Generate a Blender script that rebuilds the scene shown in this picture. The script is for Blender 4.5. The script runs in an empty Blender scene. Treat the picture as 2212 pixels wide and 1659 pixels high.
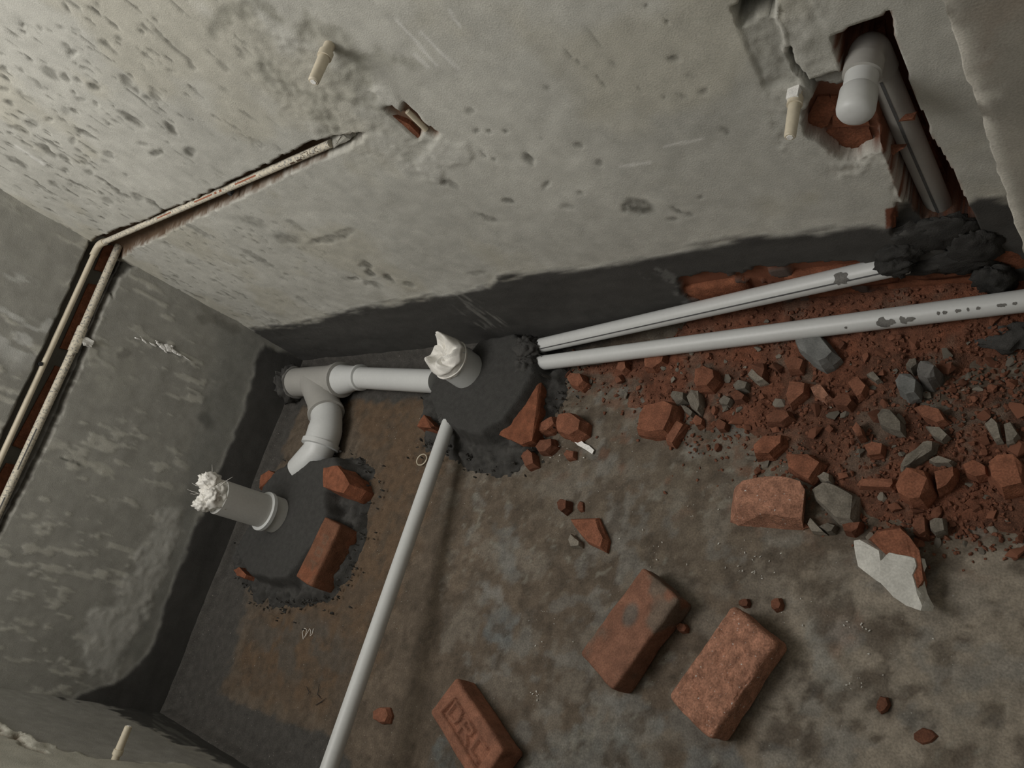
import bpy, bmesh, math, random
import numpy as np
from mathutils import Vector, Matrix

random.seed(7)
rng = np.random.default_rng(11)
sc = bpy.context.scene
COL = sc.collection

# ------------------------------------------------------------------ camera
F = 1636.0
CX, CY = 1106.0, 829.5
R = np.array([[0.73672574, -0.03052065, -0.67550253],
              [0.26808338, -0.90393261, 0.33322235],
              [-0.62077893, -0.42658448, -0.65776835]])
CAM = np.array([2.645, -0.87, 1.45])
cd = bpy.data.cameras.new('camera')
cd.sensor_width = 36.0
cd.lens = F / 2212.0 * 36.0
cd.clip_start = 0.02
cam = bpy.data.objects.new('camera', cd)
COL.objects.link(cam)
M = Matrix.Identity(4)
for i in range(3):
    M[i][0] = R[i][0]; M[i][1] = -R[i][1]; M[i][2] = -R[i][2]; M[i][3] = CAM[i]
cam.matrix_world = M
sc.camera = cam

# ------------------------------------------------------------------ light
w = bpy.data.worlds.new('world'); sc.world = w; w.use_nodes = True
w.node_tree.nodes['Background'].inputs[0].default_value = (1.0, 0.985, 0.95, 1)
w.node_tree.nodes['Background'].inputs[1].default_value = 1.15
ld = bpy.data.lights.new('ventilator_daylight', 'AREA')
ld.shape = 'RECTANGLE'; ld.size = 1.3; ld.size_y = 1.0
ld.energy = 34.0; ld.color = (1.0, 0.97, 0.93)
lo = bpy.data.objects.new('ventilator_daylight', ld); COL.objects.link(lo)
lo.location = (0.62, -1.15, 2.75)
lo.rotation_euler = (Vector((0.95, -0.35, 0.55)) - lo.location).to_track_quat('-Z', 'Y').to_euler()
sc.view_settings.view_transform = 'Standard'
sc.view_settings.look = 'None'
sc.view_settings.exposure = 0.0
sc.view_settings.gamma = 1.0
sc.view_settings.use_curve_mapping = False
sc.cycles.use_denoising = True
sc.cycles.max_bounces = 8

# ------------------------------------------------------------------ maths
def ray(px, py):
    return R @ np.array([px - CX, py - CY, F])
def onz(px, py, z=0.0):
    r = ray(px, py); return CAM + r * ((z - CAM[2]) / r[2])
def ony(px, py, y=0.0):
    r = ray(px, py); return CAM + r * ((y - CAM[1]) / r[1])
def onx(px, py, x=0.0):
    r = ray(px, py); return CAM + r * ((x - CAM[0]) / r[0])
def proj(P):
    c = (np.asarray(P) - CAM) @ R
    return CX + F * c[..., 0] / c[..., 2], CY + F * c[..., 1] / c[..., 2]
def V(p): return Vector((float(p[0]), float(p[1]), float(p[2])))
def hsh(ix, iy, iz, s):
    h = (ix * 374761393 + iy * 668265263 + iz * 2147483647 + s * 1274126177) & 0xFFFFFFFF
    h = ((h ^ (h >> 13)) * 1274126177) & 0xFFFFFFFF
    h = ((h ^ (h >> 16)) * 2246822519) & 0xFFFFFFFF
    return ((h ^ (h >> 15)) & 0xFFFFFF) / float(0xFFFFFF)
def vn(x, y, z=0.0, s=0):
    x = np.asarray(x, float); y = np.asarray(y, float); z = np.broadcast_to(np.asarray(z, float), x.shape)
    xi = np.floor(x); yi = np.floor(y); zi = np.floor(z)
    fx = x - xi; fy = y - yi; fz = z - zi
    fx = fx * fx * (3 - 2 * fx); fy = fy * fy * (3 - 2 * fy); fz = fz * fz * (3 - 2 * fz)
    X = xi.astype(np.int64); Y = yi.astype(np.int64); Z = zi.astype(np.int64)
    r = 0
    for dx in (0, 1):
        for dy in (0, 1):
            for dz in (0, 1):
                r = r + hsh(X + dx, Y + dy, Z + dz, s) * (fx if dx else 1 - fx) * (fy if dy else 1 - fy) * (fz if dz else 1 - fz)
    return r
def fbm(x, y, z=0.0, s=0, o=4):
    a, t, r = 1.0, 0.0, 0.0
    for i in range(o):
        r = r + a * vn(np.asarray(x) * 2 ** i, np.asarray(y) * 2 ** i, np.asarray(z) * 2 ** i, s + i * 17)
        t += a; a *= 0.5
    return r / t
def ss(a, b, x):
    t = np.clip((x - a) / (b - a), 0, 1); return t * t * (3 - 2 * t)
def sdf(px, py, poly):
    """signed distance to a polygon, negative inside"""
    d = np.full(px.shape, 1e9); ins = np.zeros(px.shape, bool)
    n = len(poly)
    for i in range(n):
        x0, y0 = poly[i]; x1, y1 = poly[(i + 1) % n]
        ex, ey = x1 - x0, y1 - y0
        t = np.clip(((px - x0) * ex + (py - y0) * ey) / (ex * ex + ey * ey + 1e-9), 0, 1)
        d = np.minimum(d, np.hypot(px - x0 - t * ex, py - y0 - t * ey))
        c = (y0 > py) != (y1 > py)
        ins ^= c & (px < ex * (py - y0) / (ey if ey != 0 else 1e-9) + x0)
    return np.where(ins, -d, d)
def sdline(px, py, pts):
    d = np.full(px.shape, 1e9)
    for (x0, y0), (x1, y1) in zip(pts[:-1], pts[1:]):
        ex, ey = x1 - x0, y1 - y0
        t = np.clip(((px - x0) * ex + (py - y0) * ey) / (ex * ex + ey * ey + 1e-9), 0, 1)
        d = np.minimum(d, np.hypot(px - x0 - t * ex, py - y0 - t * ey))
    return d
def inside(px, py, poly, soft=2.0):
    return 1 - ss(-soft, soft, sdf(px, py, poly))
def ell(px, py, cx, cy, L, W, ang, soft=0.5):
    a = math.radians(ang)
    u = ((px - cx) * math.cos(a) + (py - cy) * math.sin(a)) / (L / 2)
    v = (-(px - cx) * math.sin(a) + (py - cy) * math.cos(a)) / (W / 2)
    return 1 - ss(1 - soft, 1 + soft, np.hypot(u, v))
def mix(c, col, m):
    return c + (np.array(col)[None, :] - c) * np.clip(m, 0, 1)[:, None]

# ------------------------------------------------------------------ materials
def nodes(name):
    m = bpy.data.materials.new(name); m.use_nodes = True
    nt = m.node_tree; b = nt.nodes['Principled BSDF']
    return m, nt, b
def N(nt, t, **kw):
    n = nt.nodes.new(t)
    for k, v in kw.items(): setattr(n, k, v)
    return n
def surf(name, col=None, rough=0.9, attr=False, var=0.25, scale=40.0, grain=350.0, gvar=0.15, bump=0.15, bdist=0.002, rnd=0.0, spec=0.25, speck=None):
    """Principled with base colour (constant or painted attribute) broken up by noise, with fine relief."""
    m, nt, b = nodes(name); L = nt.links.new
    tc = N(nt, 'ShaderNodeTexCoord')
    n1 = N(nt, 'ShaderNodeTexNoise'); n1.inputs['Scale'].default_value = scale; n1.inputs['Detail'].default_value = 6
    n2 = N(nt, 'ShaderNodeTexNoise'); n2.inputs['Scale'].default_value = grain; n2.inputs['Detail'].default_value = 3
    L(tc.outputs['Object'], n1.inputs['Vector']); L(tc.outputs['Object'], n2.inputs['Vector'])
    mr1 = N(nt, 'ShaderNodeMapRange'); mr1.inputs[1].default_value = 0.3; mr1.inputs[2].default_value = 0.7
    mr1.inputs[3].default_value = 1 - var; mr1.inputs[4].default_value = 1 + var
    mr2 = N(nt, 'ShaderNodeMapRange'); mr2.inputs[1].default_value = 0.3; mr2.inputs[2].default_value = 0.7
    mr2.inputs[3].default_value = 1 - gvar; mr2.inputs[4].default_value = 1 + gvar
    L(n1.outputs['Fac'], mr1.inputs[0]); L(n2.outputs['Fac'], mr2.inputs[0])
    mul = N(nt, 'ShaderNodeMath', operation='MULTIPLY'); L(mr1.outputs[0], mul.inputs[0]); L(mr2.outputs[0], mul.inputs[1])
    fac = mul.outputs[0]
    if rnd:
        oi = N(nt, 'ShaderNodeObjectInfo'); mr3 = N(nt, 'ShaderNodeMapRange')
        mr3.inputs[3].default_value = 1 - rnd; mr3.inputs[4].default_value = 1 + rnd
        L(oi.outputs['Random'], mr3.inputs[0])
        m2 = N(nt, 'ShaderNodeMath', operation='MULTIPLY'); L(fac, m2.inputs[0]); L(mr3.outputs[0], m2.inputs[1]); fac = m2.outputs[0]
    vm = N(nt, 'ShaderNodeVectorMath', operation='SCALE')
    if attr:
        a = N(nt, 'ShaderNodeAttribute', attribute_name='Col'); L(a.outputs['Color'], vm.inputs[0])
    else:
        c = N(nt, 'ShaderNodeRGB'); c.outputs[0].default_value = (*col, 1); L(c.outputs[0], vm.inputs[0])
    L(fac, vm.inputs['Scale'])
    out = vm.outputs[0]
    if speck:
        v = N(nt, 'ShaderNodeTexNoise'); v.inputs['Scale'].default_value = speck[0]; v.inputs['Detail'].default_value = 2
        L(tc.outputs['Object'], v.inputs['Vector'])
        r = N(nt, 'ShaderNodeMapRange'); r.inputs[1].default_value = speck[1]; r.inputs[2].default_value = speck[1] + 0.05
        L(v.outputs['Fac'], r.inputs[0])
        mx = N(nt, 'ShaderNodeMix', data_type='RGBA'); L(r.outputs[0], mx.inputs[0]); L(out, mx.inputs[6])
        mx.inputs[7].default_value = (*speck[2], 1); out = mx.outputs[2]
    L(out, b.inputs['Base Color'])
    b.inputs['Roughness'].default_value = rough
    b.inputs['Specular IOR Level'].default_value = spec
    if bump:
        ad = N(nt, 'ShaderNodeMath', operation='ADD'); L(n1.outputs['Fac'], ad.inputs[0]); L(n2.outputs['Fac'], ad.inputs[1])
        bp = N(nt, 'ShaderNodeBump'); bp.inputs['Strength'].default_value = bump; bp.inputs['Distance'].default_value = bdist
        L(ad.outputs[0], bp.inputs['Height']); L(bp.outputs[0], b.inputs['Normal'])
    return m

MT = {}
MT['plaster'] = surf('cement_plaster', attr=True, var=0.10, scale=26, grain=420, gvar=0.10, bump=0.35, bdist=0.002)
MT['floor'] = surf('dirty_slab', attr=True, var=0.22, scale=38, grain=260, gvar=0.22, bump=0.4, bdist=0.003, rough=0.82, speck=(170, 0.715, (0.30, 0.29, 0.26)))
MT['mortar'] = surf('wet_mortar', attr=True, var=0.14, scale=60, grain=400, gvar=0.15, bump=0.5, bdist=0.003, rough=0.85)
MT['painted'] = surf('painted_lump', attr=True, var=0.2, scale=80, grain=500, gvar=0.15, bump=0.4, bdist=0.002)
MT['brick'] = surf('red_clay_brick', (0.235, 0.096, 0.056), var=0.28, scale=38, grain=300, gvar=0.22, bump=0.5, bdist=0.003, rnd=0.10)
MT['brick_pale'] = surf('pale_clay_brick', (0.34, 0.17, 0.112), var=0.34, scale=55, grain=280, gvar=0.30, bump=0.6, bdist=0.003, speck=(170, 0.69, (0.55, 0.52, 0.49)))
MT['brick_dirty'] = surf('dirty_clay_brick', attr=True, var=0.22, scale=40, grain=300, gvar=0.22, bump=0.5, bdist=0.003)
MT['brick_frag'] = surf('brick_fragment_clay', (0.190, 0.081, 0.049), var=0.25, scale=40, grain=320, gvar=0.2, bump=0.4, bdist=0.002, rnd=0.35)
MT['brick_wall'] = surf('chased_brick', (0.20, 0.075, 0.040), var=0.30, scale=50, grain=300, gvar=0.2, bump=0.5, bdist=0.003, rnd=0.15)
MT['grey_frag'] = surf('mortar_chip_grey', (0.185, 0.165, 0.135), var=0.25, scale=40, grain=320, gvar=0.2, bump=0.4, bdist=0.002, rnd=0.35)
MT['stone'] = surf('blue_grey_stone', (0.185, 0.188, 0.180), var=0.25, scale=30, grain=320, gvar=0.15, bump=0.3, bdist=0.002)
MT['dust'] = surf('brick_dust', attr=True, var=0.3, scale=70, grain=380, gvar=0.3, bump=0.8, bdist=0.004)
MT['pvc'] = surf('grey_white_pvc', (0.60, 0.61, 0.60), rough=0.42, var=0.03, scale=8, grain=120, gvar=0.02, bump=0.0, spec=0.45)
MT['pvc_dull'] = surf('dull_grey_pvc', (0.37, 0.36, 0.335), rough=0.5, var=0.05, scale=10, grain=160, gvar=0.03, bump=0.0, spec=0.4)
MT['pvc_mid'] = surf('light_grey_pvc', (0.50, 0.495, 0.47), rough=0.5, var=0.06, scale=12, grain=160, gvar=0.04, bump=0.0, spec=0.4)
MT['pvc_spot'] = surf('splashed_pvc', (0.60, 0.61, 0.60), rough=0.45, var=0.04, scale=14, grain=160, gvar=0.03, bump=0.0, spec=0.4)
MT['cpvc'] = surf('cream_cpvc', (0.62, 0.555, 0.43), rough=0.5, var=0.06, scale=30, grain=200, gvar=0.05, bump=0.0, spec=0.4)
MT['cpvc_dirty'] = surf('mortar_smeared_cpvc', (0.58, 0.53, 0.43), rough=0.7, var=0.12, scale=60, grain=260, gvar=0.15, bump=0.2, speck=(150, 0.56, (0.30, 0.29, 0.26)))
MT['black'] = surf('black_line', (0.03, 0.03, 0.03), bump=0, var=0.1)
MT['grey_line'] = surf('dark_grey_line', (0.10, 0.10, 0.10), bump=0, var=0.1)
MT['print'] = surf('brown_print', (0.10, 0.07, 0.05), bump=0, var=0.1)
MT['redprint'] = surf('red_print', (0.30, 0.12, 0.07), bump=0, var=0.2)
MT['cloth'] = surf('white_plastic_sack', (0.80, 0.78, 0.73), rough=0.6, var=0.06, scale=60, grain=300, gvar=0.05, bump=0.15, spec=0.3)
MT['white'] = surf('white_chip', (0.85, 0.84, 0.81), rough=0.7, var=0.1, scale=60, bump=0.1)
MT['grey_plaster'] = surf('pale_plaster_layer', (0.60, 0.59, 0.545), var=0.18, scale=28, grain=260, gvar=0.12, bump=0.4, bdist=0.002)
MT['dab'] = surf('grey_mortar_dab', (0.36, 0.35, 0.31), var=0.2, scale=60, bump=0.4)
MT['stain'] = surf('mortar_splash', (0.16, 0.155, 0.145), var=0.2, bump=0.3)

# ------------------------------------------------------------------ mesh helpers
def tag(o, label=None, cat=None, group=None, kind=None):
    if label: o['label'] = label
    if cat: o['category'] = cat
    if group: o['group'] = group
    if kind: o['kind'] = kind
    return o
def empty(name, loc, label, cat, group=None):
    o = bpy.data.objects.new(name, None); COL.objects.link(o)
    o.empty_display_size = 0.05; o.location = V(loc)
    return tag(o, label, cat, group)
def link(name, me, mat, parent=None, smooth=False):
    o = bpy.data.objects.new(name, me); COL.objects.link(o)
    if mat is not None and not me.materials: me.materials.append(MT[mat] if isinstance(mat, str) else mat)
    if smooth:
        me.shade_smooth()
    if parent is not None:
        o.parent = parent
        # children are modelled in world space: cancel the parent's location
        o.matrix_parent_inverse = Matrix.Translation(-Vector(parent.location))
    return o
class MB:
    def __init__(s): s.v = []; s.f = []
    def add(s, vs, fs):
        b = len(s.v); s.v += [tuple(map(float, p)) for p in vs]; s.f += [tuple(i + b for i in f) for f in fs]
    def ring_tube(s, pts, radii, seg=32, cap0=True, cap1=True, up=None):
        """tube through points with a radius at each; equal successive points make a step"""
        pts = [V(p) for p in pts]; n = len(pts); rings = []
        base = len(s.v); prevt = None; a = None
        for i, p in enumerate(pts):
            j0 = i - 1
            while j0 >= 0 and (pts[j0] - p).length < 1e-7: j0 -= 1
            j1 = i + 1
            while j1 < n and (pts[j1] - p).length < 1e-7: j1 += 1
            t = Vector((0, 0, 0))
            if j0 >= 0: t += (p - pts[j0]).normalized()
            if j1 < n: t += (pts[j1] - p).normalized()
            t.normalize()
            if a is None:
                ref = V(up) if up is not None else (Vector((0, 0, 1)) if abs(t.z) < 0.9 else Vector((0, 1, 0)))
                a = (ref - t * ref.dot(t)).normalized()
            else:
                a = (a - t * a.dot(t)).normalized()
            b = t.cross(a)
            for k in range(seg):
                an = 2 * math.pi * k / seg
                s.v.append(tuple(p + (a * math.cos(an) + b * math.sin(an)) * radii[i]))
        for i in range(n - 1):
            for k in range(seg):
                k2 = (k + 1) % seg
                s.f.append((base + i * seg + k, base + i * seg + k2, base + (i + 1) * seg + k2, base + (i + 1) * seg + k))
        if cap0: s.f.append(tuple(base + k for k in reversed(range(seg))))
        if cap1: s.f.append(tuple(base + (n - 1) * seg + k for k in range(seg)))
    def box(s, c, ax, hx, ay, hy, az, hz):
        c, ax, ay, az = V(c), V(ax), V(ay), V(az)
        vs = [c + ax * hx * i + ay * hy * j + az * hz * k for k in (-1, 1) for j in (-1, 1) for i in (-1, 1)]
        s.add(vs, [(0, 2, 3, 1), (4, 5, 7, 6), (0, 1, 5, 4), (2, 6, 7, 3), (0, 4, 6, 2), (1, 3, 7, 5)])
    def mesh(s, name):
        me = bpy.data.meshes.new(name); me.from_pydata(s.v, [], s.f); me.update(); return me
    def build(s, name, mat, parent=None, smooth=False, sharp=35):
        me = s.mesh(name)
        o = link(name, me, mat, parent)
        if smooth:
            me.shade_smooth()
            me.set_sharp_from_angle(angle=math.radians(sharp))
        return o
def gridmesh(name, P, nu, nv, col=None, keep=None, flip=False):
    """mesh from a (nv*nu,3) array of points laid out row by row"""
    idx = np.arange(nu * nv).reshape(nv, nu)
    a = idx[:-1, :-1].ravel(); b = idx[:-1, 1:].ravel(); c = idx[1:, 1:].ravel(); d = idx[1:, :-1].ravel()
    q = np.stack([a, b, c, d] if not flip else [a, d, c, b], 1)
    if keep is not None:
        q = q[keep[q].any(1)]
        used = np.zeros(nu * nv, bool); used[q.ravel()] = True
        re = np.cumsum(used) - 1; q = re[q]; P = P[used]; col = col[used] if col is not None else None
    me = bpy.data.meshes.new(name)
    me.vertices.add(len(P)); me.vertices.foreach_set('co', P.astype(np.float32).ravel())
    me.loops.add(q.size); me.loops.foreach_set('vertex_index', q.ravel().astype(np.int32))
    me.polygons.add(len(q)); me.polygons.foreach_set('loop_start', (np.arange(len(q)) * 4).astype(np.int32))
    me.update(calc_edges=True); me.validate()
    if col is not None:
        at = me.color_attributes.new('Col', 'FLOAT_COLOR', 'POINT')
        at.data.foreach_set('color', np.concatenate([col, np.ones((len(col), 1))], 1).astype(np.float32).ravel())
    me.shade_smooth()
    return me
def hull_mesh(name, pts, sub=0, noise=0.0, seed=0):
    bm = bmesh.new()
    for p in pts: bm.verts.new(p)
    r = bmesh.ops.convex_hull(bm, input=bm.verts)
    bmesh.ops.delete(bm, geom=[v for v in bm.verts if not v.link_faces], context='VERTS')
    if sub:
        bmesh.ops.subdivide_edges(bm, edges=bm.edges[:], cuts=sub, use_grid_fill=True)
        bmesh.ops.triangulate(bm, faces=bm.faces[:])
        bm.normal_update()
        co = np.array([v.co[:] for v in bm.verts]); nn = [v.normal.copy() for v in bm.verts]
        d = (fbm(co[:, 0] * 60 + 9, co[:, 1] * 60 + 9, co[:, 2] * 60 + 9, seed, 3) - 0.55) * 2 * noise
        for v, n_, k in zip(bm.verts, nn, d): v.co += n_ * float(k)
    bmesh.ops.recalc_face_normals(bm, faces=bm.faces[:])
    me = bpy.data.meshes.new(name); bm.to_mesh(me); bm.free(); return me

# ================================================================== the setting
PL = (0.33, 0.325, 0.295)       # cement plaster
COAT = (0.062, 0.060, 0.056)    # dark waterproof slurry
BRK = (0.19, 0.072, 0.040)
def zoomed(lst, ox, oy, k):
    return [(ox + x / k, oy + y / k) for x, y in lst]

# ---------------------------------------------------------------- back wall (plane y = 0)
xs = np.concatenate([np.arange(-0.06, 2.10, 0.0055), np.arange(2.10, 2.50, 0.0028), np.arange(2.50, 3.3, 0.05)])
zs = np.concatenate([np.arange(-0.06, 1.46, 0.005), np.arange(1.46, 2.62, 0.05)])
U, Z = np.meshgrid(xs, zs); U = U.ravel(); Z = Z.ravel()
P0 = np.stack([U, np.zeros_like(U), Z], 1)
px, py = proj(P0)
n_lo = fbm(U * 3, Z * 3, 0, 1); n_mid = fbm(U * 14, Z * 14, 0, 2); n_hi = fbm(U * 60, Z * 60, 0, 3, 3)
jx = px + (fbm(U * 45, Z * 45, 0, 5, 3) - 0.5) * 18; jy = py + (fbm(U * 45, Z * 45, 0, 6, 3) - 0.5) * 18
kx = px + (fbm(U * 25, Z * 25, 0, 7, 4) - 0.5) * 46; ky = py + (fbm(U * 25, Z * 25, 0, 8, 4) - 0.5) * 46
col = np.tile(np.array(PL), (len(U), 1))
col *= (0.86 + 0.28 * n_lo)[:, None] * (0.93 + 0.14 * n_mid)[:, None]
dep = (n_mid - 0.5) * 0.004 + (n_lo - 0.5) * 0.010
# broad warm, yellower patches
col = mix(col, (0.30, 0.285, 0.235), 0.55 * ss(0.5, 0.65, fbm(U * 5 + 3, Z * 5, 0, 12)))
# pits and drip scars, long axis upright as the trowel went
pit = ss(0.67, 0.76, fbm(U * 75, Z * 30, 0, 21, 3)) * (1 - ss(0, 1150, px)) * ss(0.35, 0.6, fbm(U * 4, Z * 4, 0, 22))
spots = []
k = 4.608
for x, y, L, W, a, s in [(660, 65, 110, 38, 58, 1), (940, 98, 60, 25, 50, .9), (980, 38, 62, 32, 60, .8), (235, 318, 72, 32, 22, 1), (215, 240, 30, 24, 0, .9),
        (595, 272, 60, 26, 18, .8), (500, 305, 42, 26, 40, .8), (400, 285, 70, 28, 40, .6), (660, 465, 95, 44, 62, 1), (712, 530, 92, 55, -15, 1.1),
        (1040, 425, 110, 70, 25, 1), (1120, 475, 150, 44, 48, 1), (1175, 375, 70, 36, 35, .9), (835, 665, 74, 44, 10, .9), (740, 625, 30, 26, 0, .8),
        (30, 680, 90, 60, 30, .9), (215, 690, 70, 40, 25, .8), (510, 745, 190, 90, 35, .75), (650, 775, 100, 46, 45, 1), (790, 805, 90, 34, 30, .8),
        (940, 860, 125, 70, 25, 1.1), (360, 830, 210, 44, 38, .6), (735, 918, 50, 36, 40, .9), (790, 993, 100, 36, 20, .6), (960, 1035, 60, 28, 30, .8),
        (1300, 735, 85, 34, 45, .8), (1255, 800, 160, 60, 40, .9), (1365, 875, 90, 40, 30, .75), (1560, 955, 130, 60, 48, .9), (1490, 965, 90, 40, 30, .7),
        (1435, 678, 30, 26, 0, .7), (1530, 625, 70, 18, 35, .6), (1705, 705, 70, 36, 15, .6), (100, 1040, 100, 60, 35, .9), (45, 895, 90, 50, 20, .8),
        (260, 960, 200, 36, 35, .6), (480, 1190, 66, 36, 10, .9), (610, 1180, 90, 24, 30, .7), (665, 1115, 90, 48, 40, .5), (545, 1110, 60, 24, 35, .7),
        (320, 1230, 110, 50, 30, .7), (180, 1290, 230, 48, 22, .8), (1090, 1232, 38, 38, 0, 1), (1145, 1062, 30, 14, 20, 1), (1310, 1190, 270, 60, 33, .9),
        (860, 1340, 260, 24, 30, 1), (1700, 1270, 180, 44, 42, 1.1), (1815, 1125, 70, 16, 30, 1), (1950, 1200, 130, 14, 32, .6), (470, 1500, 240, 56, 32, 1.1),
        (640, 1585, 130, 40, 32, 1), (780, 1500, 90, 28, 35, .7), (1085, 1545, 100, 50, 25, .8), (1420, 1430, 100, 36, 10, .7), (1560, 1520, 120, 70, -20, .9),
        (1890, 1500, 120, 90, 30, 1), (160, 1600, 260, 34, 30, 1), (850, 1630, 110, 40, 20, .8), (730, 1410, 50, 60, 0, .6)]:
    spots.append((x / k, y / k, L / k, W / k, a, s))
k = 4.1475
for x, y, L, W, a, s in [(975, 830, 260, 22, 32, 1), (1100, 920, 150, 24, 30, .9), (1230, 930, 110, 46, 20, .8), (1390, 1010, 220, 34, 35, 1), (490, 815, 120, 26, 28, .8),
        (580, 695, 60, 40, 10, .9), (800, 720, 80, 44, 30, .8), (970, 975, 110, 50, 30, .7), (770, 635, 90, 36, 20, .7), (660, 845, 110, 18, 28, .6), (1120, 745, 50, 24, 0, .6)]:
    spots.append((x / k, 200 + y / k, L / k, W / k, a, s))
k = 3.456
for x, y, L, W, a, s in [(1362, 45, 42, 32, 0, 1.1), (1525, 160, 34, 30, 0, .9), (1575, 450, 70, 44, 10, 1), (1690, 565, 50, 22, 0, .6), (1802, 682, 64, 44, -10, .9), (1510, 720, 40, 30, 0, .8),
        (857, 1085, 66, 44, 0, .9), (480, 1205, 110, 52, 38, 1), (1020, 1220, 64, 60, 0, .8), (52, 845, 66, 60, 30, 1), (192, 990, 50, 32, 0, .9), (100, 998, 40, 26, 0, .8), (315, 990, 36, 34, 0, .9),
        (145, 1170, 70, 30, 45, .8), (235, 1195, 28, 22, 0, .8), (578, 1055, 36, 24, 0, .8), (610, 1395, 60, 40, -60, .9), (872, 1440, 46, 28, 0, .9), (335, 1505, 95, 36, 5, .9), (785, 1550, 110, 44, 0, .6),
        (1318, 1555, 190, 110, 18, 1.15), (1205, 1560, 50, 40, 0, 1), (1955, 965, 80, 50, 50, .8), (1610, 1580, 120, 30, 30, .9), (1560, 1630, 80, 40, 0, .8), (1700, 1600, 60, 30, 20, .8), (1780, 1475, 40, 22, 0, .8),
        (1040, 365, 330, 16, 52, .7), (820, 430, 260, 18, 46, .7), (1020, 610, 150, 18, 45, .7), (1300, 640, 90, 16, 50, .5), (1640, 710, 80, 18, 25, .6), (625, 660, 60, 30, 40, .5), (170, 1640, 40, 26, 20, .9)]:
    spots.append((1000 + x / k, y / k, L / k, W / k, a, s))
for x, y, L, W, a, s in [(790, 575, 16, 26, -60, 1), (785, 575, 20, 14, 0, 1), (800, 590, 22, 10, 30, 1), (765, 602, 20, 10, 10, .9), (840, 602, 26, 12, 30, 1), (805, 615, 40, 10, 20, .8), (885, 615, 24, 9, 15, .8),
        (560, 560, 90, 9, 28, .7), (620, 515, 60, 24, 12, .7), (700, 520, 60, 14, -12, .9), (745, 505, 40, 22, -20, .8), (640, 490, 50, 10, 30, .5), (545, 480, 60, 20, 20, .5), (1030, 590, 40, 8, -10, .5), (430, 500, 70, 8, 30, .6),
        (1050, 470, 50, 10, 25, .6), (980, 400, 30, 12, 30, .8), (960, 395, 14, 10, 0, .9)]:
    spots.append((x, y, L, W, a, s))
for x, y, L, W, a, s in spots:
    m = s * ell(jx * 0.7 + px * 0.3, jy * 0.7 + py * 0.3, x, y, L * 1.05, W * 1.0, a, 0.4)
    pit = np.maximum(pit, m * (0.45 + 0.9 * n_hi))
pit = np.clip(pit, 0, 1.1)
n_f2 = fbm(U * 130, Z * 90, 0, 9, 2)
col = mix(col, (0.085, 0.083, 0.070), np.clip(pit * (0.45 + 0.8 * n_f2), 0, 1) * 0.9); dep += pit * 0.003
# damp smears and rough patching round the pipe ends
Z4 = lambda l: zoomed(l, 400, 0, 2.963)
for poly, s in [([(140, 200), (180, 60), (330, 0), (500, 0), (640, 100), (600, 130), (450, 70), (390, 150), (290, 150), (215, 235)], 0.75),
                ([(700, 100), (770, 80), (1000, 180), (1100, 300), (1540, 440), (1560, 490), (1200, 400), (960, 380), (900, 270), (720, 230)], 0.6),
                ([(950, 390), (1130, 400), (1230, 520), (1220, 590), (1070, 610), (960, 500)], 0.7),
                ([(480, 370), (600, 480), (720, 530), (960, 590), (1250, 650), (1290, 700), (1000, 650), (700, 600), (570, 610), (500, 490), (390, 390)], 0.65),
                ([(790, 600), (880, 680), (990, 790), (960, 830), (890, 850), (780, 740)], 0.7)]:
    m = inside(kx, ky, Z4(poly), 9)
    col = mix(col, (0.20, 0.195, 0.165), s * m * (0.6 + 0.7 * n_hi)); dep += m * (n_hi - 0.5) * 0.005
for poly in ([(610, 170), (720, 180), (760, 260), (640, 250)], [(1200, 600), (1350, 560), (1400, 680), (1280, 690)], [(1600, 900), (1790, 930), (1800, 1060), (1600, 1140), (1480, 1040)]):
    m = inside(kx, ky, Z4(poly), 8); col = mix(col, (0.38, 0.375, 0.345), 0.5 * m); dep -= m * (0.0015 + 0.003 * n_hi)
rough = inside(kx, ky, [(520, 20), (760, 60), (830, 190), (1010, 340), (940, 390), (760, 330), (640, 270), (540, 170)], 30) + inside(kx, ky, [(1580, 0), (1790, 0), (1820, 170), (1760, 250), (1680, 330), (1640, 160)], 18)
n_fi = fbm(U * 110, Z * 110, 0, 4, 2)
dep += rough * ((n_hi - 0.5) * 0.004 + (n_fi - 0.5) * 0.003)
col = mix(col, (0.23, 0.225, 0.195), 0.35 * rough * ss(0.5, 0.62, n_mid))
# pale scratches
for l, wd in [(Z4([(1350, 130), (1610, 430)]), 2.2), (Z4([(1500, 210), (1750, 450)]), 2.2), (Z4([(1460, 350), (1550, 435)]), 2), (Z4([(1690, 70), (1760, 180)]), 2),
              (zoomed([(1170, 1240), (1410, 1205)], 1000, 0, 3.456), 2.2), (zoomed([(1510, 1085), (1790, 1025)], 1000, 0, 3.456), 1.8), (zoomed([(140, 480), (400, 640)], 0, 200, 4.1475), 2)]:
    col = mix(col, (0.46, 0.455, 0.43), 0.75 * (1 - ss(wd * 0.6, wd * 2.4, sdline(px, py, l))))
col *= 1.5
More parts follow.
